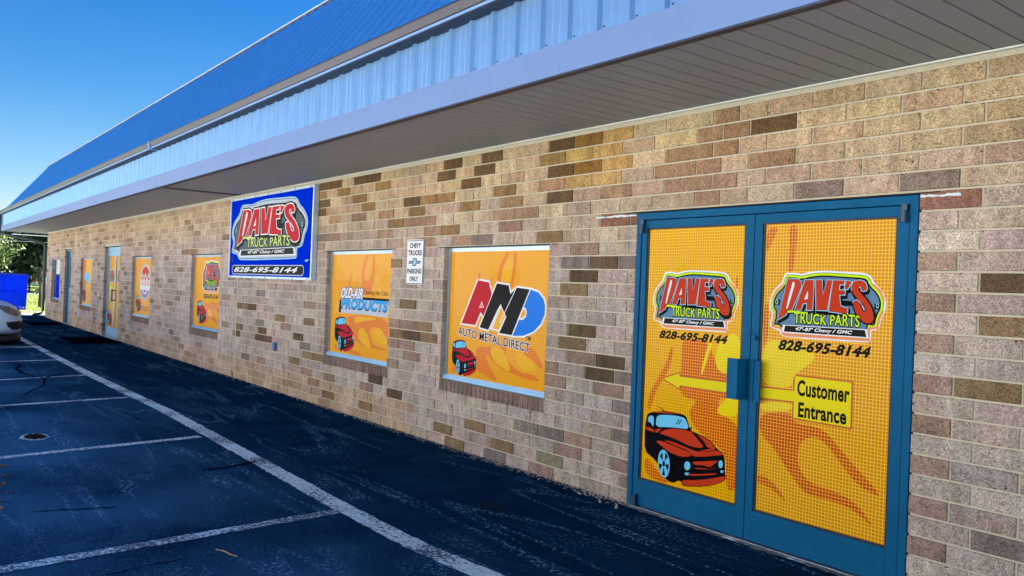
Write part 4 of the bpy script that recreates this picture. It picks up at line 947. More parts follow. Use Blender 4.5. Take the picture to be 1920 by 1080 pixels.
# ------------------------------------------------------------------ GROUND
def asphalt_material():
    m = bpy.data.materials.new('sealed asphalt'); m.use_nodes = True; nt = m.node_tree; n = nt.nodes; b = n['Principled BSDF']; L = nt.links.new
    g = n.new('ShaderNodeNewGeometry')
    def noise(sc, det=4, scale=(1, 1, 1), dist=0, rough=.5):
        mp = n.new('ShaderNodeMapping'); mp.inputs['Scale'].default_value = scale; L(g.outputs['Position'], mp.inputs[0])
        t = n.new('ShaderNodeTexNoise'); t.inputs['Scale'].default_value = sc; t.inputs['Detail'].default_value = det; t.inputs['Distortion'].default_value = dist; t.inputs['Roughness'].default_value = rough; L(mp.outputs[0], t.inputs[0]); return t.outputs[0]
    def rg(o, a0, a1, b0=0, b1=1):
        r = n.new('ShaderNodeMapRange'); r.inputs[1].default_value = a0; r.inputs[2].default_value = a1; r.inputs[3].default_value = b0; r.inputs[4].default_value = b1; L(o, r.inputs[0]); return r.outputs[0]
    def op(o, a_, b_=None, v=None):
        r = n.new('ShaderNodeMath'); r.operation = o; L(a_, r.inputs[0])
        if b_ is not None: L(b_, r.inputs[1])
        else: r.inputs[1].default_value = v
        return r.outputs[0]
    sx = n.new('ShaderNodeSeparateXYZ'); L(g.outputs['Position'], sx.inputs[0])
    base = n.new('ShaderNodeMix'); base.data_type = 'RGBA'; L(rg(noise(2.6, 8, (1, 1, 1), .5, .72), .35, .65), base.inputs['Factor']); base.inputs['A'].default_value = (.0028, .021, .056, 1); base.inputs['B'].default_value = (.008, .042, .094, 1)
    # older seal coat out in the lot; its paler blue paints in sky sheen
    sheen_wear = rg(sx.outputs[1], -1.2, -3.2); bm_ = n.new('ShaderNodeMix'); bm_.data_type = 'RGBA'; L(op('MULTIPLY', sheen_wear, rg(noise(.8, 4), .3, .6)), bm_.inputs['Factor']); L(base.outputs['Result'], bm_.inputs['A']); bm_.inputs['B'].default_value = (.042, .155, .285, 1)
    # pale scuffs: fine specks gathered in streaks that run along the building
    rid = n.new('ShaderNodeMath'); rid.operation = 'ABSOLUTE'; L(op('SUBTRACT', noise(2.0, 2, (.16, 1.15, 1), .5), v=.5), rid.inputs[0])
    streak = op('MAXIMUM', rg(rid.outputs[0], .004, .030, 1, 0), op('MULTIPLY', rg(noise(2.3, 3, (.22, 1.0, 1), .6), .54, .66), v=.6)); speck = rg(noise(42, 4, (1, 1, 1), .4, .7), .53, .60)
    patch = rg(noise(.7, 2), .38, .54)
    f = op('MULTIPLY', op('MULTIPLY', streak, speck), patch)
    sp2 = rg(noise(80, 2), .64, .72); f = op('MAXIMUM', f, op('MULTIPLY', sp2, sheen_wear)); f = op('MULTIPLY', f, v=.9)
    mx = n.new('ShaderNodeMix'); mx.data_type = 'RGBA'; L(f, mx.inputs['Factor']); L(bm_.outputs['Result'], mx.inputs['A']); mx.inputs['B'].default_value = (.20, .46, .68, 1)
    # hairline cracks
    vo = n.new('ShaderNodeTexVoronoi'); vo.feature = 'DISTANCE_TO_EDGE'; vo.inputs['Scale'].default_value = 6.5
    mpv = n.new('ShaderNodeVectorMath'); mpv.operation = 'ADD'; L(g.outputs['Position'], mpv.inputs[0])
    wn_ = n.new('ShaderNodeTexNoise'); wn_.inputs['Scale'].default_value = 5; L(g.outputs['Position'], wn_.inputs[0]); sc = n.new('ShaderNodeVectorMath'); sc.operation = 'SCALE'; sc.inputs['Scale'].default_value = .25; L(wn_.outputs['Color'], sc.inputs[0]); L(sc.outputs[0], mpv.inputs[1]); L(mpv.outputs[0], vo.inputs[0])
    cr = op('MULTIPLY', rg(vo.outputs['Distance'], 0, .022, 1, 0), rg(noise(1.1, 3), .5, .62)); cr = op('MULTIPLY', cr, sheen_wear)
    m2 = n.new('ShaderNodeMix'); m2.data_type = 'RGBA'; L(cr, m2.inputs['Factor']); L(mx.outputs['Result'], m2.inputs['A']); m2.inputs['B'].default_value = (.004, .006, .012, 1)
    L(m2.outputs['Result'], b.inputs['Base Color'])
    L(rg(noise(1.6, 4), .3, .7, .42, .62), b.inputs['Roughness']); b.inputs['Specular IOR Level'].default_value = 0; b.inputs['Specular Tint'].default_value = (.02, .15, .5, 1)
    bp = n.new('ShaderNodeBump'); bp.inputs['Strength'].default_value = .55; bp.inputs['Distance'].default_value = .006
    L(op('ADD', noise(160, 3), op('MULTIPLY', noise(14, 4), v=.8)), bp.inputs['Height']); L(bp.outputs[0], b.inputs['Normal'])
    return m
ASPH = asphalt_material()
def sheet(name, x0, x1, y0, y1, z, m, kind='structure', parent=None):
    mb = MB(); mb.poly([(x0, y0, z), (x1, y0, z), (x1, y1, z), (x0, y1, z)]); o = mb.build(name, m, parent)
    if kind: o['kind'] = kind
    return o
sheet('parking_lot', -26.9, 14, -5.6, .18, 0, ASPH)
GRASS = mat('sunlit lawn', (.16, .20, .035), .95, noise=(2.5, .4), bump=(30, 1, .05))
CONC = mat('pale concrete', (.55, .54, .51), .9, noise=(4, .15))
sheet('lawn', -700, 700, -700, 700, -.035, GRASS)
sheet('concrete_apron', -28.4, -26.9, -5.6, 12, -.012, CONC)
sheet('front_concrete', -40, 60, -42, -5.6, -.012, CONC)  # unseen pale concrete added out front to bounce sun onto the wall
sheet('far_road', -60, -54, -80, 60, -.02, mat('grey road', (.16, .17, .18), .9))
mb = MB(); 
for i in range(60):
    a_ = random.uniform(0, 6.28); x = -28.6-abs(random.gauss(0, 1.6)); y = random.uniform(-1.5, 2.2); pts = [(x+random.uniform(.15, .6)*math.cos(t), y+random.uniform(.1, .35)*math.sin(t), -.030+i*.0003) for t in [k*math.pi/4 for k in range(8)]]
    mb.poly(pts)
o = mb.build('bare_soil_patch', mat('dry soil', (.42, .31, .16), .95, noise=(6, .2))); tag(o, kind='structure')
# grass tufts
def scatter_quads(name, centres, size, mats, flat=.0, parent=None, seed=1):
    r = np.random.default_rng(seed); n = len(centres); c = np.asarray(centres)
    d1 = r.normal(size=(n, 3)); d1 /= np.linalg.norm(d1, axis=1)[:, None]; d2 = r.normal(size=(n, 3)); d2[:, 2] *= .6; d2 -= (d2*d1).sum(1)[:, None]*d1; d2 /= np.linalg.norm(d2, axis=1)[:, None]
    s1 = (np.asarray(size)*r.uniform(.6, 1.3, n))[:, None]; s2 = s1*.55
    V = np.stack([c-d1*s1, c+d2*s2, c+d1*s1, c-d2*s2], 1).reshape(-1, 3)
    me = bpy.data.meshes.new(name); me.vertices.add(4*n); me.vertices.foreach_set('co', V.ravel()); me.loops.add(4*n); me.loops.foreach_set('vertex_index', np.arange(4*n)); me.polygons.add(n); me.polygons.foreach_set('loop_start', np.arange(0, 4*n, 4)); me.polygons.foreach_set('loop_total', np.full(n, 4))
    for m in mats: me.materials.append(m)
    me.polygons.foreach_set('material_index', r.integers(0, len(mats), n)); me.update(); me.validate()
    return link(name, me, parent)
mb = MB()
for i in range(9000):
    x = -28.5-random.random()**1.6*26; y = -6+random.random()*16; h = random.uniform(.03, .09); t = random.uniform(0, 6.28); dx, dy = math.cos(t)*.012, math.sin(t)*.012
    mb.poly([(x-dx, y-dy, -.03), (x+dx, y+dy, -.03), (x+random.uniform(-.03, .03), y+random.uniform(-.03, .03), h)])
o = mb.build('grass_tufts', mat('grass blade', (.20, .26, .03), .8)); tag(o, 'short yellow green grass beyond the far end of the shop', 'grass', kind='stuff')

PAINT = None
def paint_material(lo=.76, hi=.86):
    m = bpy.data.materials.new('worn white road paint'); m.use_nodes = True; nt = m.node_tree; n = nt.nodes; b = n['Principled BSDF']; L = nt.links.new
    g = n.new('ShaderNodeNewGeometry')
    t = n.new('ShaderNodeTexNoise'); t.inputs['Scale'].default_value = 42; t.inputs['Detail'].default_value = 7; t.inputs['Roughness'].default_value = .7; L(g.outputs['Position'], t.inputs[0])
    t2 = n.new('ShaderNodeTexNoise'); t2.inputs['Scale'].default_value = 2.2; t2.inputs['Detail'].default_value = 3; L(g.outputs['Position'], t2.inputs[0])
    ad = n.new('ShaderNodeMath'); ad.operation = 'MULTIPLY_ADD'; L(t2.outputs[0], ad.inputs[0]); ad.inputs[1].default_value = .55; L(t.outputs[0], ad.inputs[2])
    r = n.new('ShaderNodeMapRange'); r.inputs[1].default_value = lo; r.inputs[2].default_value = hi; L(ad.outputs[0], r.inputs[0])
    mx = n.new('ShaderNodeMix'); mx.data_type = 'RGBA'; L(r.outputs[0], mx.inputs['Factor']); mx.inputs['A'].default_value = (.66, .90, .94, 1); mx.inputs['B'].default_value = (.09, .13, .20, 1)
    L(mx.outputs['Result'], b.inputs['Base Color']); b.inputs['Roughness'].default_value = .8; b.inputs['Specular IOR Level'].default_value = .1; b.inputs['Specular Tint'].default_value = (.1, .2, .35, 1)
    return m
PAINT = paint_material(); WORN = paint_material(.68, .78)
def ribbon(name, pts, wd, z, m, jag=.006, step=.06):
    mb = MB(); L = []; 
    P_ = [Vector(p) for p in pts]; Q = []
    for a_, b_ in zip(P_, P_[1:]):
        n_ = max(1, int((b_-a_).length/step)); Q += [a_.lerp(b_, k/n_) for k in range(n_)]
    Q.append(P_[-1])
    for i, q in enumerate(Q):
        d = (Q[min(i+1, len(Q)-1)]-Q[max(i-1, 0)]).normalized(); nn = Vector((-d.y, d.x)); ww = wd if not callable(wd) else wd(i/len(Q))
        L.append((q+nn*(ww/2+random.uniform(-jag, jag)), q-nn*(ww/2+random.uniform(-jag, jag))))
    for (a_, b_), (c_, d_) in zip(L, L[1:]): mb.poly([(a_.x, a_.y, z), (b_.x, b_.y, z), (d_.x, d_.y, z), (c_.x, c_.y, z)])
    o = mb.build(name, m); o['kind'] = 'structure'; return o
LP = [(-18.5, -1.76), (-16, -1.75), (-8.7, -1.73), (-5.2, -1.66), (-3.6, -1.68), (-.8, -1.73), (.1, -1.72), (.7, -1.66), (3, -1.66), (12, -1.7)]
ribbon('long_painted_line', LP, .135, .004, PAINT, .007)
for x0_, x1_, y1_ in ((-.78, -.62, -3.75), (-3.62, -3.2, -4.6), (-6.4, -6.0, -4.4), (-8.86, -8.2, -4.4), (-11.2, -10.8, -4.5), (-13.82, -13.5, -4.5), (-16.5, -16.2, -4.5), (2.1, 2.3, -4.5), (5, 5.2, -4.5)):
    ribbon('parking_stripe', [(x0_, -1.79), (x1_, y1_)], .098, .004, WORN if x0_ > -3 and x0_ < 0 else PAINT, .006)
ribbon('parking_stripe', [(-13.84, -1.79), (-14.2, -2.4)], .05, .0065, PAINT, .006)
CRK = mat('crack', (.002, .003, .006), .9, spec=0)
def gl(*pts): return [on_ground(*p) for p in pts]
ribbon('asphalt_crack', gl((10, 679), (38, 684), (30, 692), (42, 700), (62, 706), (84, 709), (120, 700)), .035, .0045, CRK, .012, .05)
ribbon('asphalt_crack', gl((84, 709), (82, 722), (62, 732), (45, 741)), .02, .0046, CRK, .008, .04)
ribbon('asphalt_crack', gl((0, 723), (70, 712), (130, 704)), .012, .0047, CRK, .005, .05)
ribbon('asphalt_crack', gl((380, 882), (420, 878), (480, 866)), .03, .0045, CRK, .01, .03)
ribbon('asphalt_crack', gl((60, 961), (110, 957), (160, 955), (215, 952)), .012, .0045, CRK, .006, .03)
ribbon('asphalt_crack', gl((200, 1080), (280, 1061), (340, 1050), (400, 1042)), .01, .0045, CRK, .006, .03)
ribbon('asphalt_crack', gl((100, 757), (150, 752), (185, 740)), .012, .0045, CRK, .006, .03)
# pothole with rusty water and pale broken edge
c_ = on_ground(66, 820); 
def blob(name, c, rx_, ry_, z, m, jag=.15, n=26, kind='structure'):
    mb = MB(); mb.poly([(c[0]+rx_*math.cos(t)*(1+random.uniform(-jag, jag)), c[1]+ry_*math.sin(t)*(1+random.uniform(-jag, jag)), z) for t in [2*math.pi*i/n for i in range(n)]]); o = mb.build(name, m)
    if kind: o['kind'] = kind
    return o
blob('pothole_edge', c_, .17, .115, .0045, PAINT); blob('pothole', c_, .14, .09, .009, mat('rusty mud', (.035, .026, .022), .9, spec=0, noise=(30, .3)))
# dirt stain and mortar crumbs by the door
blob('dirt_stain', on_ground(918, 951), .16, .07, .0042, mat('dusty stain', (.012, .030, .052), .9, spec=0, noise=(40, .5)), .3)
mb = MB(); n_ = 60; T0 = [(x, random.uniform(-.075, -.045)) for x in np.linspace(.02, 1.95, n_)]
for (a_, b_), (c2_, d_) in zip(T0, T0[1:]): mb.poly([(a_, b_-.02*math.sin(a_*7)**2, .005), (c2_, d_-.02*math.sin(c2_*7)**2, .005), (c2_, .0, .009), (a_, .0, .009)])
tag(mb.build('door_step_mortar', mat('rough step mortar', (.17, .18, .17), .95, noise=(60, .5), bump=(90, 1, .006))), kind='structure')
mb = MB()
def stone(x, y, s_, z=0):
    i = len(mb.v); k = [random.uniform(.6, 1.2) for _ in range(6)]
    mb.v += [(x-s_*k[0], y, z+s_*.2), (x, y-s_*k[1], z+s_*.1), (x+s_*k[2], y, z+s_*.15), (x, y+s_*k[3], z+s_*.2), (x, y, z+s_*k[4]*.8), (x, y, z)]
    for f in ((0, 1, 4), (1, 2, 4), (2, 3, 4), (3, 0, 4), (1, 0, 5), (2, 1, 5), (3, 2, 5), (0, 3, 5)): mb.f.append(tuple(i+q for q in f)); mb.m.append(0)
for i in range(1500):
    stone(random.uniform(-24, -.05) if i % 3 else random.uniform(-5, 0), -abs(random.gauss(0, .035))-.004, random.uniform(.003, .013))
for i in range(40): stone(random.uniform(-.45, .1), -abs(random.gauss(.03, .05))-.01, random.uniform(.005, .016))
for i in range(120): stone(random.uniform(-9, 1.5), random.uniform(-3.6, -.2), random.uniform(.002, .006))
o = mb.build('mortar_crumbs', mat('mortar crumb', (.34, .33, .29), .95)); tag(o, 'pale mortar crumbs and grit scattered along the foot of the brick wall', 'gravel', kind='stuff')
mb = MB()
for i in range(130):
    x = random.uniform(-14, -.05) if i % 2 else random.uniform(-4, 0); y = -abs(random.gauss(0, .05))-.01; a_ = random.uniform(0, 6.28); l_ = random.uniform(.008, .024)
    mb.poly([(x-l_*math.cos(a_), y-l_*math.sin(a_), .004), (x+.4*l_*math.sin(a_), y-.4*l_*math.cos(a_), .010), (x+l_*math.cos(a_), y+l_*math.sin(a_), .006), (x-.4*l_*math.sin(a_), y+.4*l_*math.cos(a_), .003)])
o = mb.build('leaf_litter', mat('dead leaf bits', (.20, .13, .06), .9)); tag(o, 'bits of dead leaf gathered along the foot of the brick wall', 'leaf litter', kind='stuff')
# door mats
MATM = mat('black rubber mat', (.001, .002, .010), .8, spec=0, bump=(200, .5, .003))
for (a_, b_, c2_, d_), lab in (((-16.3, -14.6, -1.0, -.1), 'black doormat in front of the pale aluminium double door'), ((-22.3, -20.9, -.95, -.1), 'black doormat in front of the far grey blue door')):
    mb = MB(); mb.box(a_, b_, c2_, d_, .001, .014); o = mb.build('door_mat', MATM, bevel=.004); tag(o, lab, 'doormat', 'black doormats on the asphalt')
# dry fern frond
def frond():
    c = on_ground(422, 1041); e = empty('dry_twig', (c[0], c[1], .005)); tag(e, 'dry tan conifer twig lying on the asphalt below the nearest stripe', 'twig')
    mb = MB(); mb.tube([(-.085, -.02, .004), (-.02, 0, .012), (.04, .012, .01), (.085, .035, .006)], [.0015, .003, .003, .0015], 5); mb.build('stem', mat('dry twig', (.42, .30, .15), .9), e)
    mb = MB()
    for k in range(70):
        t = random.random(); x = -.085+.17*t; y = -.02+.055*t; a_ = random.uniform(-1.2, 1.2)+(math.pi if random.random() < .5 else 0)*0; sgn = random.choice((-1, 1)); l_ = random.uniform(.012, .035)*(1-abs(t-.45))
        dx, dy = math.cos(.5+sgn*random.uniform(.4, 1.2))*l_, math.sin(.3+sgn*random.uniform(.6, 1.3))*l_
        mb.poly([(x, y-.0012, .008), (x, y+.0012, .008), (x+dx, y+dy, random.uniform(.003, .02))])
    o = mb.build('needles', mat('dry needles', (.50, .36, .17), .9), e); o['kind'] = 'stuff'
frond()
mb = MB()
for (u, v) in ((1, 875), (2, 895), (0, 912), (3, 925), (1, 943), (0, 955)):
    x, y = on_ground(u, v); 
    for k in range(4):
        a_ = random.uniform(0, 6.28); xx, yy = x+random.uniform(-.06, .03), y+random.uniform(-.05, .05); l_ = random.uniform(.02, .04)
        mb.poly([(xx-l_*math.cos(a_), yy-l_*math.sin(a_), .006), (xx+.4*l_*math.sin(a_), yy-.4*l_*math.cos(a_), .014), (xx+l_*math.cos(a_), yy+l_*math.sin(a_), .008), (xx-.4*l_*math.sin(a_), yy+.4*l_*math.cos(a_), .004)])
o = mb.build('fallen_leaves', mat('fallen leaf', (.30, .15, .06), .8)); tag(o, 'brown fallen leaves scattered on the asphalt at the left edge', 'leaves', kind='stuff')
mb = MB(); p1 = on_wall(436, 694); p2 = on_wall(455, 708); mb.tube([(p1[0], -.01, max(p1[1], .10)), (p1[0]+.25, -.08, .03), (p2[0]+.1, -.16, .008)], .006, 6); tag(mb.build('wall_stick', mat('weathered stick', (.10, .07, .05), .9)), 'thin dark stick leaning at the foot of the wall below the blue sign', 'stick')

# ------------------------------------------------------------------ DUMPSTER
dp = empty('dumpster', (-30, -1.25, -.03)); tag(dp, 'big glossy blue metal dumpster beyond the far corner of the shop', 'dumpster')
DB = mat('blue dumpster paint', '0030e8', .5, coat=.06, spec=.1, k=.75, noise=(1.1, .35)); DL = mat('dark blue lid', '062a9a', .45, k=.7)
mb = MB(); X_, Yh = .98, 1.2
mb.prism([(-Yh+.05, .10), (Yh-.05, .10), (Yh-.02, .75), (Yh-.02, 1.28), (-Yh+.02, 1.28), (-Yh+.02, .75)], -X_, X_, 'x'); mb.build('bin_body', DB, dp)
mb = MB(); mb.box(-X_-.03, X_+.05, -Yh, Yh+.02, 1.24, 1.30); mb.box(X_, X_+.045, -Yh, Yh-.05, .66, .71); mb.box(X_, X_+.03, -Yh+.2, -Yh+.28, .10, 1.25); mb.box(X_, X_+.03, -.25, -.17, .1, 1.25); mb.box(X_, X_+.04, -Yh+.02, Yh-.06, .10, .15); mb.build('rib', DB, dp)
mb = MB(); mb.prism([(-Yh-.01, 1.30), (Yh+.03, 1.30), (Yh-.02, 1.355), (0, 1.40), (-Yh, 1.355)], -X_-.03, X_+.06, 'x'); mb.build('lid', DL, dp)
mb = MB(); mb.box(X_+.01, X_+.16, -Yh+.1, -Yh+.95, .56, .66); mb.build('fork_pocket', mat('pale blue pocket', '2a90e8', .4, k=.8), dp)
mb = MB()
for y in (-.8, .75):
    for x in (-.7, .7): mb.tube([(x, y-.03, .05), (x, y+.03, .05)], .055, 10)
mb.build('caster', DARKG, dp)
mb = MB()
for i in range(14):
    y = random.uniform(.1, 1.1); z = .16+abs(random.gauss(0, .06)); s_ = random.uniform(.02, .07); mb.poly([(X_+.0415 if z < .15 else X_+.0035, y+s_*random.uniform(.5, 1)*math.cos(t), z+s_*random.uniform(.3, .9)*math.sin(t)) for t in [k*math.pi/3 for k in range(6)]])
mb.build('scraped_paint', mat('bare scrape', 'a8c8e0', .6), dp)

# ------------------------------------------------------------------ CAR (nose towards the wall)
car = empty('white_car', (-14.95, -3.9, 0)); tag(car, 'white compact car parked nose to the wall in the far stall', 'car')
CP = mat('white car paint', 'd0eaff', .3, coat=.5, k=1); CB = mat('black car plastic', (.012, .013, .016), .6); CG = mat('car glass', (.02, .03, .035), .05, coat=1)
def station(y, hw, zb, zt, e_=.55, n=20):
    pts = []
    for i in range(n):
        t = 2*math.pi*i/n; c, s_ = math.cos(t), math.sin(t)
        pts.append((hw*math.copysign(abs(c)**e_, c), y, (zb+zt)/2+(zt-zb)/2*math.copysign(abs(s_)**e_, s_)))
    return pts
def loft(sts, name, m, parent, sub=2, smooth=True):
    mb = MB(); n = len(sts[0])
    for s_ in sts: mb.v += s_
    for k in range(len(sts)-1):
        for j in range(n): mb.f.append((k*n+j, k*n+(j+1) % n, (k+1)*n+(j+1) % n, (k+1)*n+j)); mb.m.append(0)
    mb.f.append(tuple(range(n-1, -1, -1))); mb.m.append(0); mb.f.append(tuple((len(sts)-1)*n+j for j in range(n))); mb.m.append(0)
    o = mb.build(name, m, parent, smooth=True)
    return o
# local y = 0 at car centre, nose at +2.0
BS = [(2.02, .42, .24, .50), (1.98, .60, .20, .60), (1.90, .73, .18, .70), (1.76, .82, .17, .77), (1.55, .86, .17, .82), (1.2, .875, .17, .87), (.8, .88, .18, .91), (.4, .885, .18, .93), (-.5, .885, .18, .93), (-1.3, .88, .18, .92), (-1.8, .85, .2, .90), (-2.05, .76, .25, .84), (-2.15, .6, .3, .75)]
body = loft([station(y, hw, zb, zt, .5, 28) for y, hw, zb, zt in BS], 'car_body', CP, car)
loft([station(.95, .62, .86, .89, .5, 24), station(.75, .68, .86, 1.0, .5, 24), station(.3, .69, .86, 1.33, .55, 24), station(-.1, .67, .86, 1.45, .6, 24), station(-.9, .66, .86, 1.45, .6, 24), station(-1.5, .66, .86, 1.32, .55, 24), station(-1.9, .66, .86, .95, .5, 24)], 'cabin_glass', CG, car)
loft([station(.02, .58, 1.405, 1.465, .5, 20), station(-.3, .60, 1.40, 1.48, .5, 20), station(-1.1, .59, 1.40, 1.475, .5, 20), station(-1.55, .56, 1.34, 1.40, .5, 20)], 'car_roof', CP, car)
bpy.context.view_layer.update()
car.scale = (1, 1, 1.07); car.location.y -= .04
bvh = BVHTree.FromPolygons([v.co[:] for v in body.data.vertices], [p.vertices[:] for p in body.data.polygons])
def decal(name, outline, m, direction, origin, lift=.016, cuts=8, depth=None):
    """a fitting laid on the body skin; outline in (horizontal along the skin, z)"""
    d = Vector(direction).normalized(); side = Vector((0, 0, 1)).cross(d).normalized()
    P_ = [Vector((p[0], p[1], 0)) for p in outline]; tris = tessellate_polygon([P_])
    bm = bmesh.new(); vs = [bm.verts.new(p) for p in P_]
    for t in tris:
        try: bm.faces.new([vs[i] for i in t])
        except Exception: pass
    bmesh.ops.subdivide_edges(bm, edges=bm.edges[:], cuts=cuts, use_grid_fill=True)
    for v in bm.verts:
        o0 = Vector(origin)+side*v.co.x+Vector((0, 0, v.co.y))
        hit = bvh.ray_cast(o0-d*3, d)
        v.co = (hit[0]-d*lift) if hit[0] is not None else o0
    bmesh.ops.recalc_face_normals(bm, faces=bm.faces)
    me = bpy.data.meshes.new(name); bm.to_mesh(me); bm.free(); me.materials.append(m)
    o = link(name, me, car); return o
DD = (-.75, -1, 0)     # looking at the near front corner
HL = [(-.10, .56), (.02, .55), (.12, .60), (.18, .68), (.30, .735), (.36, .76), (.20, .765), (.05, .72), (-.06, .65)]
FG = [(-.10, .30), (.06, .285), (.13, .33), (.15, .40), (-.02, .415), (-.12, .40)]
CHR = mat('headlamp lens', (.13, .15, .15), .06, coat=1, noise=(14, .6))
for sgn in (1, -1):
    org = (.70*sgn, 1.74, 0); dd = (-.75*sgn, -1, 0)
    h = [((p[0]-.03)*1.35*sgn, (p[1]-.02)) for p in HL]; g_ = [((p[0]-.06)*1.45*sgn, .29+(p[1]-.29)*1.25) for p in FG]
    decal('headlight', h, CHR, dd, org); decal('fog_lamp_recess', g_, CB, dd, org)
decal('grille', [(-.45, .52), (.45, .52), (.40, .64), (-.40, .64)], CB, (0, -1, 0), (0, 2, 0)); decal('lower_grille', [(-.5, .26), (.5, .26), (.42, .42), (-.42, .42)], CB, (0, -1, 0), (0, 2, 0))
mb = MB(); mb.box(-.2, .2, 2.03, 2.06, .24, .40); mb.build('plate_holder', CB, car)
loft([station(2.0, .50, .05, .20, .6), station(1.9, .70, .04, .20, .6), station(1.7, .81, .04, .20, .6), station(1.45, .85, .05, .20, .6)], 'bumper_skirt', CB, car)  # skirt stretched low and wide to stand in for shade under the nose
for sgn in (1, -1):
    for y in (1.08, -1.32):
        mb = MB(); mb.tube([(.68*sgn, y, .31), (.70*sgn, y, .31), (.86*sgn, y, .31), (.885*sgn, y, .31)], [.27, .31, .31, .28], 22); o = mb.build('wheel', CB, car, smooth=False)
        mb = MB(); mb.tube([(.882*sgn, y, .31), (.892*sgn, y, .31)], [.2, .18], 18); mb.build('rim', ALU, o)
        mb = MB(); n_ = 16; mb.tube([(.872*sgn, y, .31), (.8875*sgn, y, .31)], [.355, .35], 26); mb.build('wheel_arch', CB, car)
for sgn in (1, -1):
    mb = MB(); mb.tube([(.86*sgn, .55, .93), (.95*sgn, .53, .96), (1.02*sgn, .52, .97)], [.03, .07, .05], 10); mb.build('wing_mirror', CP, car, smooth=True)

# ------------------------------------------------------------------ TREES
LEAF = {'dark': [mat('dark leaf', (.025, .06, .02), .6), mat('dim leaf', (.04, .08, .025), .6), mat('shade leaf', (.022, .05, .02), .6)],
        'light': [mat('bright leaf', (.12, .18, .03), .6), mat('fresh leaf', (.08, .13, .03), .6), mat('mid leaf', (.055, .10, .03), .6)],
        'bush': [mat('bush leaf', (.12, .17, .06), .6), mat('fresh leaf', (.11, .17, .04), .6)],
        'rust': [mat('orange bloom', (.55, .22, .08), .7), mat('pink bloom', (.5, .22, .2), .7), mat('fresh leaf', (.11, .17, .04), .6)]}
BARK = mat('bark', (.06, .045, .035), .95, noise=(8, .3))
def tree(name, loc, h, r, base, kind, label, cat='tree', nclump=60, per=110, leaf=.11, seed=1, lean=0):
    rr = np.random.default_rng(seed); t = empty(name, loc); tag(t, label, cat, 'trees beyond the far end of the shop' if cat == 'tree' else None)
    mb = MB(); top = Vector((lean, 0, base+(h-base)*.6)); mb.tube([(0, 0, -.05), (.04, 0, base*.5), (lean*.4, 0, base), tuple(top)], [r*.07+.05, r*.055+.04, r*.05+.03, .03], 9)
    for k in range(9):
        a_ = rr.uniform(0, 6.28); z0 = base*rr.uniform(.7, 1.3); e_ = Vector((math.cos(a_)*r*.75, math.sin(a_)*r*.75, base+(h-base)*rr.uniform(.3, .85))); s0 = Vector((lean*.3, 0, z0)); md = s0.lerp(e_, .5)+Vector((0, 0, .25))
        mb.tube([tuple(s0), tuple(md), tuple(e_)], [r*.025+.02, r*.018+.01, .01], 6)
    mb.build('trunk', BARK, t)
    cs = []
    for k in range(nclump):
        d = rr.normal(size=3); d /= np.linalg.norm(d); q = rr.uniform(.45, 1.0)**.6; c = np.array([lean+d[0]*r*q, d[1]*r*q, base+(h-base)*(.5+.5*d[2]*q)])
        cr = r*rr.uniform(.16, .34); pts = c+rr.normal(size=(per, 3))*cr*.5*np.array([1, 1, .7]); cs.append(pts)
    cs = np.concatenate(cs); cs = cs[cs[:, 2] > base*.8]
    o = scatter_quads('crown', cs, leaf, LEAF[kind], parent=t, seed=seed)
    return t
tree('broadleaf_tree', (-62, 5.8, 0), 5.3, 4.2, 1.3, 'dark', 'tall dark green tree right behind the dumpster and downspout', nclump=210, per=170, leaf=.17, seed=3)
tree('broadleaf_tree', (-55, .2, 0), 3.9, 2.3, 1.1, 'light', 'smaller bright yellow green tree above the dumpster at the left edge', nclump=80, per=120, leaf=.12, seed=5)
tree('broadleaf_tree', (-78, 11.5, 0), 7.0, 4.0, 1.5, 'dark', 'far dark green tree half hidden by the brick corner', nclump=110, per=120, leaf=.2, seed=8)
tree('broadleaf_tree', (-72, 4.6, 0), 5.6, 3.2, 2.0, 'dark', 'tall dark tree whose tips rise over the far roof end', nclump=110, per=110, leaf=.18, seed=11)
tree('flowering_shrub', (-66, 4.6, 0), 1.9, .9, .4, 'rust', 'orange and pink flowering shrub on the lawn beyond the dumpster', 'shrub', 20, 60, .08, 9)
tree('green_shrub', (-40, 1.95, 0), .9, .45, .1, 'bush', 'small leafy shrub on the lawn left of the downspout', 'shrub', 14, 50, .05, 12)
tree('young_tree', (-34, 1.0, 0), 1.9, .35, 1.0, 'dark', 'slim dark young tree just left of the downspout', 'tree', 18, 60, .05, 14)
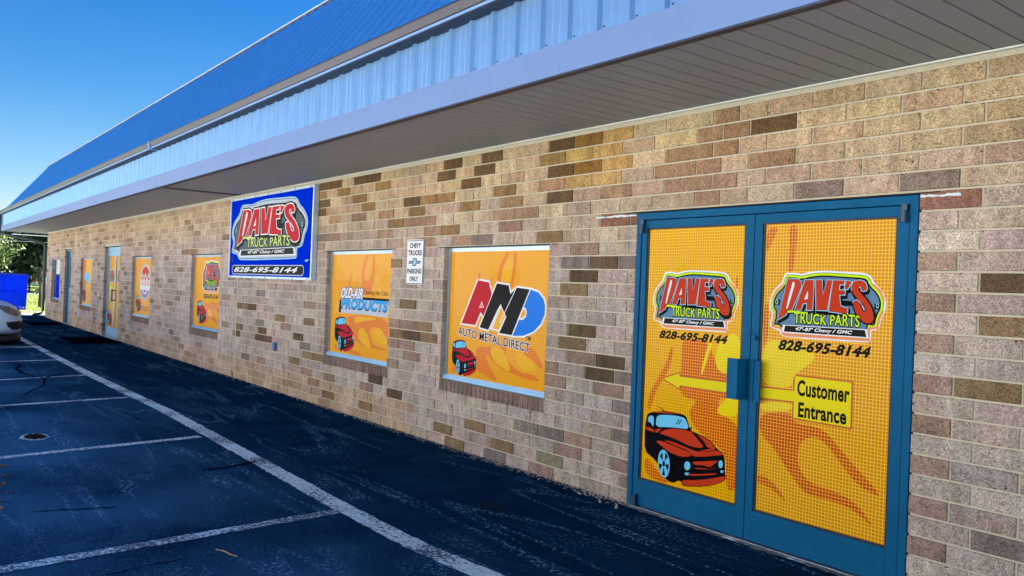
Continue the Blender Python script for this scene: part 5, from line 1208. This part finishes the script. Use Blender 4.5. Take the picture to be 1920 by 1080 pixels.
# a house far beyond the lawn
hs_ = empty('distant_house', (-92, 9.8, 0)); tag(hs_, 'pale distant house glimpsed under the trees beyond the lawn', 'house')
mb = MB(); mb.box(-3, 3, -3, 3, 0, 2.3); mb.build('wall', mat('pale siding', (.7, .74, .76), .7), hs_)
mb = MB(); mb.prism([(-3.3, 2.3), (3.3, 2.3), (0, 3.7)], -3.3, 3.3, 'x'); mb.build('roof', mat('grey shingles', (.15, .15, .16), .9), hs_)
for y in (-1.8, .2, 1.8):
    mb = MB(); mb.box(3.0, 3.04, y-.4, y+.4, .9, 1.8); mb.build('window', GL, hs_)
# overhead wires
for z0_, z1_, lab in ((3.55, 3.02, 'upper pale overhead wire crossing in front of the dark trees'), (3.15, 2.75, 'lower thin overhead wire crossing in front of the dark trees')):
    mb = MB(); pts = [(-45, -12+24*k/16, (z0_+z1_)/2+.25*((k/16-.5)*2)**2*1.0-(k/16-.5)*.1) for k in range(17)]; mb.tube(pts, .014, 5); tag(mb.build('overhead_wire', mat('pale wire', (.5, .55, .55), .5)), lab, 'wire', 'overhead wires')
# unseen building opposite, hinted by reflections; drawn near, tall and pale to bounce sunlight
bo = empty('warehouse', (-16, -25, 0)); tag(bo, 'long white warehouse with a dull red roof standing across the lot behind the viewer', 'building')
mb = MB(); mb.box(-34, 34, -5, 5, -.1, 6.2); mb.build('wall', mat('pale render', (.80, .80, .79), .9), bo)
mb = MB(); mb.prism([(-5.6, 6.2), (5.6, 6.2), (0, 8.4)], -34.5, 34.5, 'x'); mb.build('roof', mat('dull red roofing', (.35, .10, .07), .8), bo)
for k in range(11):
    mb = MB(); mb.box(-31+k*6, -29.4+k*6, 5.0, 5.03, 1.0, 2.5); mb.build('window', GL, bo)
# trees across the lot, behind the viewer: what the panes and the metal reflect
for i, (x, y, h, r, s_) in enumerate(((-62, -32, 8, 5, 31), (-58, -20, 9, 5.5, 32), (26, -30, 7.5, 5, 33), (34, -22, 9, 6, 34), (-66, -44, 8, 5, 35))):
    tree('broadleaf_tree', (x, y, 0), h, r, 2, 'dark', ['broad dark tree west of the white warehouse', 'tall dark tree west of the lot nearest the road', 'low broad tree just east of the white warehouse', 'tallest tree east of the white warehouse', 'farthest tree behind the west end of the warehouse'][i], nclump=50, per=60, leaf=.35, seed=s_)
